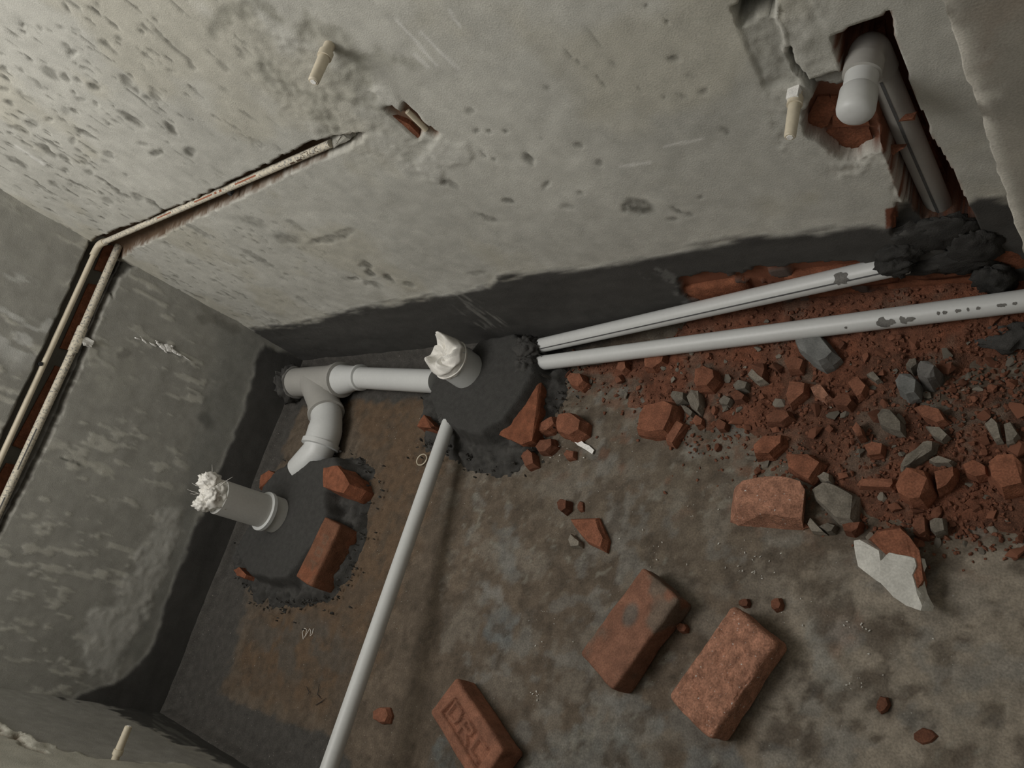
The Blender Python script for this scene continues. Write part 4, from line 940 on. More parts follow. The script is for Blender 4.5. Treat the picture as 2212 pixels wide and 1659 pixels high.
# lumps thrown round the pipe joints and under the stack
def lump(c, r, seed, mat='mortar'):
    me = blob(r[0], r[1], r[2], 2.4, .26, seed, 30, 20)
    co = np.array([v.co[:] for v in me.vertices]); n = fbm(co[:, 0] * 60 + 3, co[:, 1] * 60 + 3, co[:, 2] * 60 + 3, seed, 3)
    cc = np.tile(np.array((0.062, 0.060, 0.056)), (len(co), 1)) * (0.5 + 0.9 * n)[:, None]
    at = me.color_attributes.new('Col', 'FLOAT_COLOR', 'POINT'); at.data.foreach_set('color', np.concatenate([cc, np.ones((len(cc), 1))], 1).astype(np.float32).ravel())
    me.name = 'mortar_lump'; return me
o = link('mortar_lump', lump(None, (.046, .042, .036), 3), 'mortar'); o.location = V(onz(1140, 752, .075)); tag(o, 'mortar lump gripping the joint of the two white waste pipes', 'mortar')
o = link('mortar_lump', lump(None, (.044, .036, .034), 5), 'mortar'); o.location = V(onz(1136, 790, .066)) ; tag(o, 'mortar lump under the start of the lower waste pipe', 'mortar')
hp = empty('mortar_heap', (2.31, -0.03, 0), 'dark mortar, painted darker for shade, heaped round the foot of the upright waste pipe', 'mortar')
for i, ((x, y), yy, r) in enumerate([((1985, 520), .004, (.075, .014, .055)), ((2050, 500), .004, (.06, .016, .05)), ((1940, 545), -.002, (.05, .022, .035)), ((2070, 560), .0, (.07, .020, .045)), ((2110, 530), .0, (.05, .022, .06)), ((2000, 570), .0, (.07, .022, .022)), ((2150, 600), -.01, (.04, .030, .05)), ((1930, 570), -.012, (.040, .030, .028))]):
    o = link('mortar_lump', lump(None, r, 20 + i), 'mortar', hp); o.matrix_parent_inverse = Matrix.Identity(4); o.location = V(ony(x, y, yy)) - Vector(hp.location)
    ca = o.data.color_attributes['Col']; arr = np.empty(len(o.data.vertices) * 4, np.float32); ca.data.foreach_get('color', arr); ca.data.foreach_set('color', arr * .62)  # heap colour darkened further to stand in for shadow at the stack foot
o = link('mortar_lump', lump(None, (.07, .05, .03), 41), 'mortar'); o.location = V(onz(2175, 715, .012)); tag(o, 'dark mortar lump beside the lower waste pipe at the right edge', 'mortar')

# ---------------------------------------------------------------- whole bricks
def stroke_dent(o, lines, wd, depth):
    d = np.full(len(o), 1e9)
    for l in lines: d = np.minimum(d, sdline(o[:, 0], o[:, 1], l))
    return -depth * (1 - ss(wd * .5, wd, d))
# frogged brick: sunk panel with raised maker's letters, as far as they can be read
Lb, Wb, Hb = 0.225, 0.105, 0.072
def frog(o):
    x, y = o[:, 0], o[:, 1]
    panel = -.011 * (1 - ss(-.004, .002, sdf(x, y, [(-.085, -.026), (-.075, .026), (.085, .026), (.085, -.026)])))
    letters = np.zeros(len(o))
    D = np.full(len(o), 1e9)
    for l in [[(-.070, .018), (-.070, -.018)], [(-.070, .018), (-.040, .014), (-.034, 0), (-.040, -.014), (-.070, -.018)],
              [(-.016, .018), (-.016, -.018)], [(-.016, .018), (.016, .014), (.016, .002), (-.012, 0)], [(.0, 0), (.022, -.018)],
              [(.040, .018), (.040, -.018)], [(.040, -.018), (.072, -.018)], [(.040, .018), (.070, .018)]]:
        D = np.minimum(D, sdline(x, y, l))
    return panel + .008 * (1 - ss(.0025, .0055, D)) * (np.abs(y) < .03)
def dirt(base, dirtc, seed, amt=.7):
    def f(o):
        n = fbm(o[:, 0] * 14 + seed, o[:, 1] * 14, o[:, 2] * 14, seed, 4); c = np.tile(np.array(base), (len(o), 1)) * (.8 + .4 * fbm(o[:, 0] * 40, o[:, 1] * 40, o[:, 2] * 40, seed + 3, 3))[:, None]
        return mix(c, dirtc, amt * ss(.48, .62, n))
    return f
me = rounded_box_mesh('brick', Lb, Wb, Hb, 0.009, 90, 46, 14, .0016, 401, frog, dirt((0.285, 0.128, 0.080), (0.20, 0.095, 0.062), 4, .5))
bA = link('brick', me, 'brick_dirty'); place(bA, onz(952, 1493, Hb), onz(1062, 1671, Hb)); tag(bA, 'red brick with letters sunk in its top, at the bottom edge beside the long pipe', 'brick')
def stainB(o):
    c = dirt((0.225, 0.110, 0.072), (0.150, 0.115, 0.088), 6, .95)(o); return mix(c, (0.12, 0.115, 0.10), .8 * ell(o[:, 0], o[:, 1], -.02, -.012, .05, .035, 10, .3))
me = rounded_box_mesh('brick', 0.228, 0.112, 0.070, 0.008, 40, 22, 12, .0022, 402, None, stainB)
bB = link('brick', me, 'brick_dirty'); place(bB, onz(1425, 1256, .07), onz(1285, 1449, .07)); tag(bB, 'whole red brick with a grey smear on its dusty top', 'brick')
def pitsC(o): return -.004 * ss(.60, .72, fbm(o[:, 0] * 70, o[:, 1] * 70, 0, 88, 3)) - .004 * ss(.62, .7, fbm(o[:, 0] * 25, o[:, 1] * 25, 0, 89, 2))
me = rounded_box_mesh('brick', 0.216, 0.112, 0.070, 0.014, 60, 32, 14, .0026, 403, pitsC)
bC = link('brick', me, 'brick_pale'); place(bC, onz(1627, 1345, .07), onz(1486, 1548, .07)); tag(bC, 'whole pale pitted brick, the rightmost of the three whole bricks', 'brick')
# bricks bedded in the mortar
def stain_letters(o):
    c = dirt((0.20, 0.078, 0.042), (0.13, 0.068, 0.042), 9, .6)(o); D = np.full(len(o), 1e9)
    for l in [[(-.05, -.012), (-.05, .016)], [(-.05, .016), (-.03, .016), (-.03, 0), (-.05, 0)], [(-.01, -.014), (.01, -.014), (.01, .016), (-.01, .016), (-.01, -.014)], [(.035, -.014), (.035, .016)], [(.035, 0), (.055, .012)]]: D = np.minimum(D, sdline(o[:, 0], o[:, 1], l))
    return mix(c, (0.14, 0.10, 0.07), .45 * (1 - ss(.002, .007, D)))
me = rounded_box_mesh('brick', 0.20, 0.095, 0.085, 0.006, 50, 26, 12, .0014, 404, lambda o: -.002 * (np.abs(o[:, 1]) < .03), stain_letters)
b = link('brick', me, 'brick_dirty'); place(b, onz(722, 1118, .088), onz(652, 1262, .088), 0.004); tag(b, 'orange brick with worn letters bedded at the edge of the left mortar bed', 'brick')
frag('brick_piece', [(706, 1012), (742, 1006), (764, 1030), (772, 1052), (757, 1076), (730, 1066), (702, 1058)], .095, 'brick_wall', 'broken brick end in the mortar below the drain bend', 'brick piece', seed=11)
frag('brick_piece', [(566, 1062), (572, 1030), (592, 1018), (606, 1024), (580, 1050)], .075, 'brick_wall', 'small brick corner at the far-left rim of the left mortar bed', 'brick piece', seed=12)
frag('brick_piece', [(508, 1232), (525, 1226), (543, 1244), (540, 1254), (515, 1246)], .055, 'brick_wall', 'small brick corner in mortar by the dark left wall foot', 'brick piece', seed=13)
frag('brick_piece', [(1148, 838), (1164, 812), (1172, 832), (1168, 892), (1152, 950), (1130, 958), (1074, 934), (1092, 898), (1118, 882), (1136, 850)], .052, 'brick_wall', 'large wedge of broken brick bedded in mortar beside the middle upright pipe', 'brick piece', seed=14, noise=.005, low=.85, shrink=.95)
frag('brick_piece', [(908, 928), (914, 905), (924, 898), (946, 924), (944, 932)], .060, 'brick_wall', 'small brick corner under mortar left of the long waste pipe top', 'brick piece', seed=15)
frag('brick_piece', [(1030, 935), (1045, 933), (1050, 948), (1044, 958), (1030, 955)], .045, 'brick_wall', 'little brick nub poking from the mortar below the middle upright pipe', 'brick piece', seed=16)
# ---------------------------------------------------------------- broken bricks lying about
zz4 = lambda l: zoomed(l, 1540, 1000, 4.424)
def multi_frag(name, pts3, mat, label, cat, seed, noise=.004, sub=2):
    P = [onz(x, y, z) for x, y, z in pts3]; c = sum(P) / len(P); c[2] = 0
    o = link(name, hull_mesh(name, [V(p - c) for p in P], sub, noise, seed), mat); o.location = V(c); return tag(o, label, cat)
q = [(x, y, 0.0) for x, y in zz4([(160, 575), (240, 605), (870, 655), (890, 300), (200, 250)])] + [(x, y, .052) for x, y in zz4([(205, 300), (285, 170), (440, 140), (600, 120), (640, 180), (830, 170), (880, 250)])] + [(x, y, .060) for x, y in zz4([(480, 480), (270, 400)])] + [(x, y, .035) for x, y in zz4([(850, 540), (730, 540)])]
multi_frag('broken_brick', q, 'brick_pale', 'half brick with a pale broken top at the rubble edge', 'brick piece', 31)
eb = empty('plastered_brick', onz(1925, 1240, 0), 'broken brick piece with a slab of pale plaster still on it', 'brick piece')
q = [onz(x, y, z) for x, y, z in [(*p, 0.0) for p in zz4([(1480, 740), (1570, 640), (1790, 600), (1960, 790), (2050, 1150), (2010, 1290), (1900, 1150)])] + [(*p, .055) for p in zz4([(1500, 720), (1580, 655), (1790, 625), (1870, 700), (1970, 840), (2020, 1120), (1960, 1200), (1700, 860)])]]
lc = Vector(eb.location)
o = link('brick_body', hull_mesh('brick_body', [V(p) - lc for p in q], 2, .004, 33), 'brick', eb); o.matrix_parent_inverse = Matrix.Identity(4)
for nm, pl_, sd_ in [('plaster_slab', [(1352, 745), (1400, 735), (1585, 830), (1600, 935), (1640, 880), (1680, 850), (1925, 905), (1945, 985), (1905, 1070), (1950, 1250), (2000, 1365), (1985, 1410), (1850, 1365), (1720, 1285), (1600, 1150), (1500, 1085), (1392, 985), (1355, 800)], 34)]:
    pp = zz4(pl_); n = len(pp)
    topz = [.052 + .010 * (1 - min(1, (y - 1165) / 155)) if x > 1880 else .045 for x, y in pp]
    T = [V(onz(x, y, z)) - lc for (x, y), z in zip(pp, topz)]; dn = Vector((.012, .006, -.020))
    bmx = bmesh.new(); tv = [bmx.verts.new(p) for p in T]; bv = [bmx.verts.new(p + dn) for p in T]
    bmx.faces.new(tv); bmx.faces.new(list(reversed(bv)))
    for i in range(n): bmx.faces.new((tv[i], bv[i], bv[(i + 1) % n], tv[(i + 1) % n]))
    bmesh.ops.triangulate(bmx, faces=bmx.faces[:]); bmesh.ops.subdivide_edges(bmx, edges=bmx.edges[:], cuts=2, use_grid_fill=True); bmesh.ops.triangulate(bmx, faces=bmx.faces[:])
    bmesh.ops.recalc_face_normals(bmx, faces=bmx.faces[:]); bmx.normal_update()
    co = np.array([v.co[:] for v in bmx.verts]); dd = (fbm(co[:, 0] * 50 + 4, co[:, 1] * 50 + 4, co[:, 2] * 50 + 4, 7, 3) - .5) * .008
    nn_ = [v.normal.copy() for v in bmx.verts]
    for v, a_, k_ in zip(bmx.verts, nn_, dd): v.co += a_ * float(k_)
    me = bpy.data.meshes.new(nm); bmx.to_mesh(me); bmx.free()
    o = link(nm, me, 'grey_plaster', eb); o.matrix_parent_inverse = Matrix.Identity(4)
o = link('mortar_lump', lump(None, (.055, .085, .080), 51), 'mortar'); o.location = (0.035, yd, 0.05); tag(o, 'dark slurry packed round the drain where it enters the left wall', 'mortar')
o = link('mortar_lump', lump(None, (.020, .020, .016), 52), 'mortar'); o.location = V(onz(958, 905, .072)); tag(o, 'mortar dab on the top end of the long waste pipe', 'mortar')

# ---------------------------------------------------------------- rubble: bed of dust and crumbs (uncountable)
bedp = [(1190, 800), (1330, 768), (1440, 722), (1490, 655), (1475, 590), (2500, 430), (2500, 1190), (2150, 1170), (1990, 1165), (1850, 1140), (1790, 1070), (1690, 1050), (1600, 965), (1500, 965), (1420, 890), (1330, 855), (1240, 845)]
xs = np.arange(1.15, 2.72, 0.0065); ys = np.arange(-0.55, 0.035, 0.0065)
def bed_height(U, Y):
    px, py = proj(np.stack([U, Y, np.full_like(U, .01)], -1))
    n1 = fbm(U * 24, Y * 24, 0, 501, 4); n2 = fbm(U * 70, Y * 70, 0, 502, 3)
    kx = px + (fbm(U * 14, Y * 14, 0, 503, 4) - .5) * 110; ky = py + (fbm(U * 14, Y * 14, 0, 504, 4) - .5) * 110
    s = sdf(kx, ky, bedp)
    bare = inside(kx, ky, [(1980, 760), (2120, 745), (2260, 740), (2260, 830), (2100, 850), (2010, 900), (1960, 830)], 25)
    m = ss(-10, 70, -s)
    slope = np.clip(1 + Y / .20, 0, 1) * ss(1.50, 1.75, U)
    return m * (.004 + .014 * n1 + .060 * slope ** 1.4) * (1 - .85 * bare) + (n2 - .5) * .012 * m - .006 * (1 - m) - .004 * bare, n1, n2, px, py
U, Y = np.meshgrid(xs, ys); U = U.ravel(); Y = Y.ravel()
z, n1, n2, px, py = bed_height(U, Y)
c = np.tile(np.array((0.128, 0.059, 0.037)), (len(U), 1)) * (.55 + .9 * n1)[:, None] * (.7 + .6 * n2)[:, None]
c = mix(c, (0.135, 0.11, 0.085), .65 * ss(.50, .62, fbm(U * 12, Y * 12, 0, 505)))
c = mix(c, (0.20, 0.075, 0.042), .5 * ss(.55, .65, fbm(U * 17, Y * 17, 0, 506)) + .35 * (Y > -.12))
me = gridmesh('rubble_bed', np.stack([U, Y, z], 1), len(xs), len(ys), np.clip(c, 0, 1), keep=(z > 0.0005))
o = link('rubble_bed', me, 'dust'); tag(o, 'layer of red brick dust and crumbs below the waste pipes', 'rubble', kind='stuff')
ZB = z.reshape(len(ys), len(xs)); BX0, BY0 = xs[0], ys[0]
def bz(x, y):
    i = int(round((x - BX0) / .0065)); j = int(round((y - BY0) / .0065))
    return max(0.0, float(ZB[j, i])) if 0 <= i < ZB.shape[1] and 0 <= j < ZB.shape[0] else 0.0
# library of small shapes
def chip_mesh(seed, flat):
    r_ = random.Random(seed); pts = []
    for _ in range(15):
        v = Vector((r_.gauss(0, 1), r_.gauss(0, 1), r_.gauss(0, 1))).normalized() * r_.uniform(.8, 1.0)
        pts.append(Vector((v.x * r_.uniform(.7, 1.0), v.y * .78, v.z * flat)))
    return hull_mesh('chip', pts)
red = []; grey = []
for i in range(12):
    me = chip_mesh(600 + i, .55); me.name = 'brick_fragment'; me.materials.append(MT['brick_frag']); red.append(me)
for i in range(9):
    me = chip_mesh(640 + i, .38); me.name = 'mortar_fragment'; me.materials.append(MT['grey_frag']); grey.append(me)
# crumbs: thousands of specks in one object
cv = []; cf = []; r_ = random.Random(77); cb = 0
lib = [([tuple(v.co) for v in me.vertices], [tuple(p.vertices) for p in me.polygons]) for me in red[:6]]
bx = np.array([(r_.uniform(1180, 2250), r_.uniform(560, 1230)) for _ in range(5200)])
sdv = sdf(bx[:, 0], bx[:, 1], bedp)
for (x, y), s_ in zip(bx, sdv):
    if s_ > 0 and r_.random() > math.exp(-s_ / 26.0): continue
    p = onz(x, y, .01)
    if p[1] > -.004 or p[0] > 2.6: continue
    zz_ = bz(p[0], p[1]); sz = r_.uniform(.0025, .0065) if r_.random() < .85 else r_.uniform(.006, .009)
    vs, fs = lib[r_.randrange(6)]; rm = Matrix.Rotation(r_.uniform(0, 6.28), 3, 'Z') @ Matrix.Rotation(r_.uniform(0, 6.28), 3, 'X')
    b = len(cv)
    for q in vs:
        w_ = rm @ Vector(q) * sz; cv.append((p[0] + w_.x, p[1] + w_.y, zz_ + sz * .3 + w_.z))
    cf += [tuple(i + b for i in f) for f in fs]
me = bpy.data.meshes.new('brick_crumbs'); me.from_pydata(cv, [], cf); me.update()
o = link('brick_crumbs', me, 'brick_frag'); tag(o, 'fine red brick crumbs sprinkled through the rubble', 'crumbs', kind='stuff')

# ---------------------------------------------------------------- larger rubble pieces, each where it lies
def tf(k, ox, oy, pts, h, mat, label, name=None, seed=0, sub=1, noise=.003, **kw):
    pp = zoomed(pts, ox, oy, k); cx = sum(p[0] for p in pp) / len(pp); cy = sum(p[1] for p in pp) / len(pp)
    g = onz(cx, cy, .01); zb = bz(g[0], g[1]) * .6 if 1.2 < g[0] < 2.7 and g[1] > -.54 else 0
    nm = name or ('brick_fragment' if 'brick' in mat else 'mortar_fragment')
    o = frag(nm, pp, h, mat, label, kw.pop('cat', 'brick piece' if 'brick' in mat else 'rubble piece'), seed=seed, sub=sub, noise=noise, **kw)
    o.location.z += zb; return o
A = (3.606, 1600, 700)
tf(*A, [(440, 160), (510, 120), (640, 110), (710, 180), (775, 275), (720, 330), (655, 360), (560, 310), (480, 240)], .045, 'stone', 'blue-grey stone chip half under the lower waste pipe', 'stone_chip', 1)
tf(*A, [(365, 320), (450, 275), (520, 310), (490, 390), (400, 400)], .030, 'brick_frag', 'brick lump just below the blue-grey stone chip', seed=2)
tf(*A, [(365, 580), (395, 460), (530, 470), (520, 560), (400, 665)], .032, 'brick_frag', 'long brick flake below left of the blue-grey stone chip', seed=3)
tf(*A, [(550, 510), (600, 475), (640, 480), (710, 575), (660, 610), (590, 580)], .026, 'brick_pale', 'pale pinkish brick flake in the middle of the upper rubble', seed=4)
tf(*A, [(720, 610), (780, 555), (870, 570), (895, 620), (850, 670), (760, 660)], .030, 'brick_frag', 'rounded brick lump right of the pinkish flake', seed=5)
tf(*A, [(850, 480), (930, 420), (1000, 500), (960, 570), (920, 590)], .032, 'brick_frag', 'diamond-shaped brick lump above the rounded lump', seed=6)
tf(*A, [(990, 420), (1050, 385), (1110, 460), (1070, 480)], .022, 'grey_frag', 'small grey chip right of the diamond-shaped brick lump', seed=7)
tf(*A, [(1210, 460), (1250, 410), (1340, 400), (1395, 460), (1380, 560), (1300, 585), (1240, 540)], .040, 'stone', 'rounded grey stone below the dark cinder-like lump', 'stone_chip', 8)
tf(*A, [(1365, 370), (1410, 300), (1480, 290), (1540, 350), (1530, 430), (1470, 455), (1390, 430)], .055, 'stain', 'dark cinder-like mortar lump near the right edge', 'mortar_fragment', 9, noise=.006, sub=2)
tf(*A, [(1285, 340), (1320, 285), (1380, 280), (1390, 330), (1340, 380)], .028, 'grey_frag', 'brownish chip left of the dark cinder-like lump', seed=10)
tf(*A, [(1070, 720), (1110, 670), (1180, 680), (1270, 780), (1275, 870), (1180, 850), (1100, 810)], .030, 'grey_frag', 'large flat grey mortar flake amid the red rubble', seed=11)
tf(*A, [(1440, 800), (1560, 815), (1630, 880), (1580, 930), (1500, 880)], .026, 'grey_frag', 'pale grey pointed chip right of the large flat flake', seed=12)
tf(*A, [(1245, 1130), (1300, 1050), (1450, 930), (1530, 930), (1520, 1000), (1380, 1090), (1270, 1150)], .034, 'grey_frag', 'long grey tongue-shaped mortar flake above the round brick lump', seed=13)
tf(*A, [(1470, 1075), (1550, 1040), (1680, 1080), (1650, 1110), (1520, 1105)], .026, 'grey_frag', 'thin dark grey sliver right of the tongue-shaped flake', seed=14)
tf(*A, [(1220, 1290), (1240, 1180), (1310, 1130), (1450, 1150), (1495, 1230), (1505, 1300), (1430, 1400), (1330, 1410), (1240, 1350)], .050, 'brick', 'large round brick lump below the tongue-shaped grey flake', seed=15, sub=2)
tf(*A, [(1515, 1170), (1600, 1140), (1680, 1120), (1690, 1200), (1620, 1290), (1540, 1330)], .040, 'brick', 'wedge of brick against the large round lump', seed=16, sub=2)
tf(*A, [(1930, 1100), (2010, 1040), (2150, 1040), (2230, 1120), (2230, 1290), (2050, 1330), (1960, 1220)], .050, 'brick', 'big brick lump at the right edge of the rubble', seed=17, sub=2)
tf(*A, [(350, 1010), (430, 1020), (540, 1010), (600, 1080), (650, 1090), (560, 1160), (550, 1240), (440, 1190), (370, 1130)], .036, 'brick', 'flat brick slab above the half brick', seed=18, sub=2)
tf(*A, [(100, 960), (200, 880), (350, 870), (345, 940), (240, 1030), (120, 1040)], .034, 'brick', 'dark red brick lump at the left rim of the rubble', seed=19, sub=2)
tf(*A, [(205, 740), (300, 680), (390, 690), (415, 740), (330, 790), (220, 790)], .030, 'brick_frag', 'crumbly brick lump above the dark red one', seed=20)
tf(*A, [(545, 1290), (640, 1220), (740, 1250), (860, 1310), (905, 1340), (890, 1560), (760, 1540), (680, 1430), (580, 1370)], .034, 'grey_frag', 'biggest grey mortar slab beside the half brick', seed=21, sub=2)
tf(*A, [(600, 1200), (650, 1150), (700, 1170), (712, 1240), (660, 1245)], .030, 'grey_frag', 'grey chip on top of the biggest grey slab', seed=22)
tf(*A, [(965, 960), (1040, 930), (1130, 950), (1110, 1030), (1010, 1050)], .030, 'brick_frag', 'squarish brick lump left of the tongue-shaped flake', seed=23)
tf(*A, [(910, 1240), (940, 1215), (1210, 1215), (1222, 1260), (1190, 1290), (930, 1280)], .024, 'brick_frag', 'flat brick strip left of the large round lump', seed=24)
tf(*A, [(880, 830), (920, 785), (960, 830), (975, 890), (930, 910)], .030, 'brick_frag', 'upright brick splinter left of the large flat grey flake', seed=25)
tf(*A, [(795, 1570), (860, 1545), (945, 1540), (930, 1600), (870, 1640), (810, 1625)], .030, 'brick_frag', 'bright brick lump below the biggest grey slab', seed=26)
tf(*A, [(1330, 1580), (1370, 1515), (1450, 1515), (1455, 1630), (1400, 1655)], .034, 'brick_frag', 'upright brick lump below the large round lump', seed=27)
tf(*A, [(1475, 1540), (1520, 1510), (1590, 1520), (1600, 1620), (1520, 1650), (1480, 1610)], .030, 'grey_frag', 'rounded grey chip right of the upright brick lump', seed=28)
tf(*A, [(520, 1560), (540, 1500), (620, 1590), (660, 1630), (560, 1625)], .022, 'grey_frag', 'grey sliver at the right end of the half brick', seed=29)
tf(*A, [(600, 1580), (680, 1540), (745, 1570), (720, 1620), (680, 1625)], .022, 'grey_frag', 'grey chip under the biggest grey slab', seed=30)
tf(*A, [(1905, 790), (1960, 740), (2010, 790), (2045, 920), (1990, 930)], .026, 'grey_frag', 'left one of two pale upright chips at the right', seed=31)
tf(*A, [(2050, 790), (2110, 770), (2180, 880), (2140, 940), (2080, 950)], .026, 'grey_frag', 'right one of two pale upright chips at the right', seed=32)
tf(*A, [(1350, 650), (1440, 630), (1560, 670), (1610, 760), (1540, 790), (1430, 740)], .030, 'brick_frag', 'flat brick lump above the pale grey pointed chip', seed=33)
tf(*A, [(1720, 1100), (1830, 1060), (1930, 1120), (1940, 1200), (1850, 1220), (1760, 1180)], .034, 'brick', 'brick lump left of the big one at the right edge', seed=34)
B = (2.963, 1100, 700)
tf(*B, [(812, 690), (830, 590), (860, 520), (1020, 490), (1080, 520), (1060, 600), (1010, 700), (900, 712)], .045, 'brick', 'large lone brick chunk left of the rubble', seed=41, sub=2)
tf(*B, [(1020, 640), (1080, 610), (1130, 640), (1080, 700), (1050, 780), (1005, 760)], .026, 'brick_frag', 'crumbly tail of brick behind the large lone chunk', seed=42)
tf(*B, [(1195, 390), (1210, 310), (1270, 280), (1340, 310), (1350, 370), (1300, 430), (1220, 430)], .040, 'brick', 'round brick lump at the left end of the rubble', seed=43, sub=2)
tf(*B, [(370, 345), (400, 315), (470, 320), (490, 370), (450, 415), (390, 395)], .034, 'brick', 'lone brick nugget under the lower waste pipe by the mortar', seed=44)
tf(*B, [(880, 300), (890, 225), (1020, 210), (1010, 260), (940, 305)], .034, 'brick', 'brick wedge touching the lower waste pipe from below', seed=45)
tf(*B, [(690, 300), (705, 250), (755, 245), (765, 290), (730, 320)], .028, 'brick_frag', 'brick lump left of the wedge under the lower waste pipe', seed=46)
tf(*B, [(300, 640), (320, 580), (400, 565), (480, 620), (470, 690), (400, 730), (310, 700)], .046, 'brick', 'rounded brick lump beside the mortar bed, above the white strip', seed=47, sub=2)
tf(*B, [(150, 670), (230, 620), (290, 590), (305, 640), (260, 690), (170, 700)], .032, 'brick', 'brick spike between the mortar bed and the rounded lump', seed=48)
tf(*B, [(165, 790), (200, 740), (280, 730), (290, 780), (240, 825), (190, 825)], .028, 'brick_frag', 'brick nugget left of the white strip', seed=49)
tf(*B, [(80, 850), (110, 785), (160, 830), (165, 900), (110, 925)], .028, 'brick_frag', 'brick crumb at the lower rim of the right mortar bed', seed=50)
tf(*B, [(345, 835), (370, 805), (420, 810), (418, 860), (370, 870)], .016, 'brick_frag', 'flat brick crumb below left of the white strip', seed=51)
tf(*B, [(385, 1245), (560, 1240), (585, 1310), (620, 1380), (605, 1450), (500, 1400), (450, 1340)], .024, 'brick', 'flat triangular brick shard alone on the slab', seed=52)
tf(*B, [(380, 1380), (400, 1345), (455, 1395), (455, 1425), (400, 1430)], .018, 'grey_frag', 'grey crumb beside the triangular brick shard', seed=53)
tf(*B, [(310, 1145), (330, 1115), (378, 1130), (375, 1185), (345, 1212), (318, 1190)], .028, 'brick_frag', 'lone brick nugget above the triangular shard', seed=54)
tf(*B, [(1140, 470), (1180, 425), (1225, 430), (1240, 530), (1225, 580), (1170, 540)], .028, 'grey_frag', 'upright grey chip below the round lump at the left end', seed=55)
tf(*B, [(1100, 520), (1130, 520), (1190, 570), (1175, 605), (1130, 570)], .024, 'grey_frag', 'pale triangular grey splinter right of the lone chunk', seed=56)
tf(*B, [(1170, 620), (1200, 580), (1245, 610), (1240, 650), (1200, 665)], .024, 'brick_frag', 'small brick lump below the pale triangular splinter', seed=57)
tf(*B, [(1420, 460), (1470, 430), (1530, 470), (1515, 505), (1450, 505)], .028, 'brick_frag', 'smooth brick nugget between two grey chips', seed=58)
tf(*B, [(1345, 500), (1390, 465), (1440, 490), (1410, 530), (1370, 530)], .022, 'grey_frag', 'grey chip left of the smooth brick nugget', seed=59)
tf(*B, [(1440, 400), (1480, 370), (1540, 385), (1530, 430), (1470, 440)], .026, 'grey_frag', 'grey chip above the smooth brick nugget', seed=60)
tf(*B, [(1535, 340), (1570, 300), (1660, 380), (1600, 395)], .026, 'grey_frag', 'grey flake with brick on it, above left of the long brick flake', seed=61)
tf(*B, [(1560, 280), (1650, 265), (1665, 320), (1640, 370), (1590, 330)], .034, 'brick_frag', 'brick lump resting on the grey flake', seed=62)
tf(*B, [(1310, 640), (1345, 605), (1400, 640), (1385, 680), (1340, 685)], .020, 'brick_frag', 'low brick crumb pile at the foot of the rubble', seed=63)
tf(*B, [(1040, 470), (1060, 440), (1135, 450), (1140, 500), (1080, 520)], .026, 'grey_frag', 'brown-grey chip right behind the lone brick chunk', seed=64)
for x, y, w_, h_, hh, lab in [(1676, 1305, 15, 17, .018, 'little brick chip to the right of the pale pitted brick top'), (1608, 1302, 13, 11, .014, 'little brick chip touching the far end of the pale pitted brick'), (1473, 1357, 15, 13, .018, 'little brick chip beside the brick with the grey smear'),
                               (1998, 1590, 26, 18, .006, 'flat orange brick smear chip near the lower right corner'), (1255, 1095, 8, 12, .008, 'tiny brick splinter left of the flat triangular shard'), (1990, 1150, 20, 16, .024, 'brick nugget right of the plastered brick piece'), (825, 1545, 22, 20, .02, 'earthy clod right of the long waste pipe near the bottom'), (1905, 1522, 15, 20, .010, 'reddish crumb in the pale patch at the lower right')]:
    pp = [(x + w_ * math.cos(a) * random.uniform(.75, 1.1), y + h_ * math.sin(a) * random.uniform(.75, 1.1)) for a in np.linspace(0, 6.28, 8)[:-1]]
    frag('brick_fragment', pp, hh, 'brick_frag', lab, 'brick piece', seed=int(x), sub=1, noise=.002)
# ---------------------------------------------------------------- the many small pieces, each told by its nearest landmark
LM = [(1770, 765, 'blue-grey stone chip'), (1720, 850, 'long brick flake'), (1775, 850, 'pinkish brick flake'), (1825, 870, 'rounded brick lump'), (1858, 840, 'diamond-shaped lump'), (1965, 835, 'rounded grey stone'), (2005, 800, 'dark cinder-like lump'),
      (1925, 915, 'large flat grey flake'), (2028, 940, 'grey pointed chip'), (1985, 985, 'grey tongue-shaped flake'), (1978, 1052, 'large round brick lump'), (2045, 1040, 'wedge of brick'), (2180, 1025, 'big lump at the right edge'), (1735, 1005, 'flat brick slab'),
      (1665, 965, 'dark red brick lump'), (1805, 1085, 'biggest grey slab'), (1660, 1085, 'pale-topped half brick'), (1925, 1240, 'plastered brick piece'), (1420, 900, 'large lone brick chunk'), (1530, 820, 'round lump at the rubble end'), (1418, 788, 'wedge under the lower pipe'),
      (1220, 920, 'rounded lump by the mortar'), (1258, 960, 'white torn strip'), (1270, 1150, 'triangular brick shard'), (2155, 935, 'two pale upright chips'), (2110, 1010, 'brick lump at far right'), (2175, 720, 'mortar lump at the right edge'), (1600, 760, 'middle of the lower waste pipe'), (1900, 700, 'mortar splash on the lower pipe'), (1585, 850, 'smooth brick nugget'), (2040, 900, 'flat brick lump on the right')]
DIRS = ['right of', 'lower right of', 'below', 'lower left of', 'left of', 'upper left of', 'above', 'upper right of']
r_ = random.Random(99); nr = ng = 0; placed = []; used = set(); tries = 0
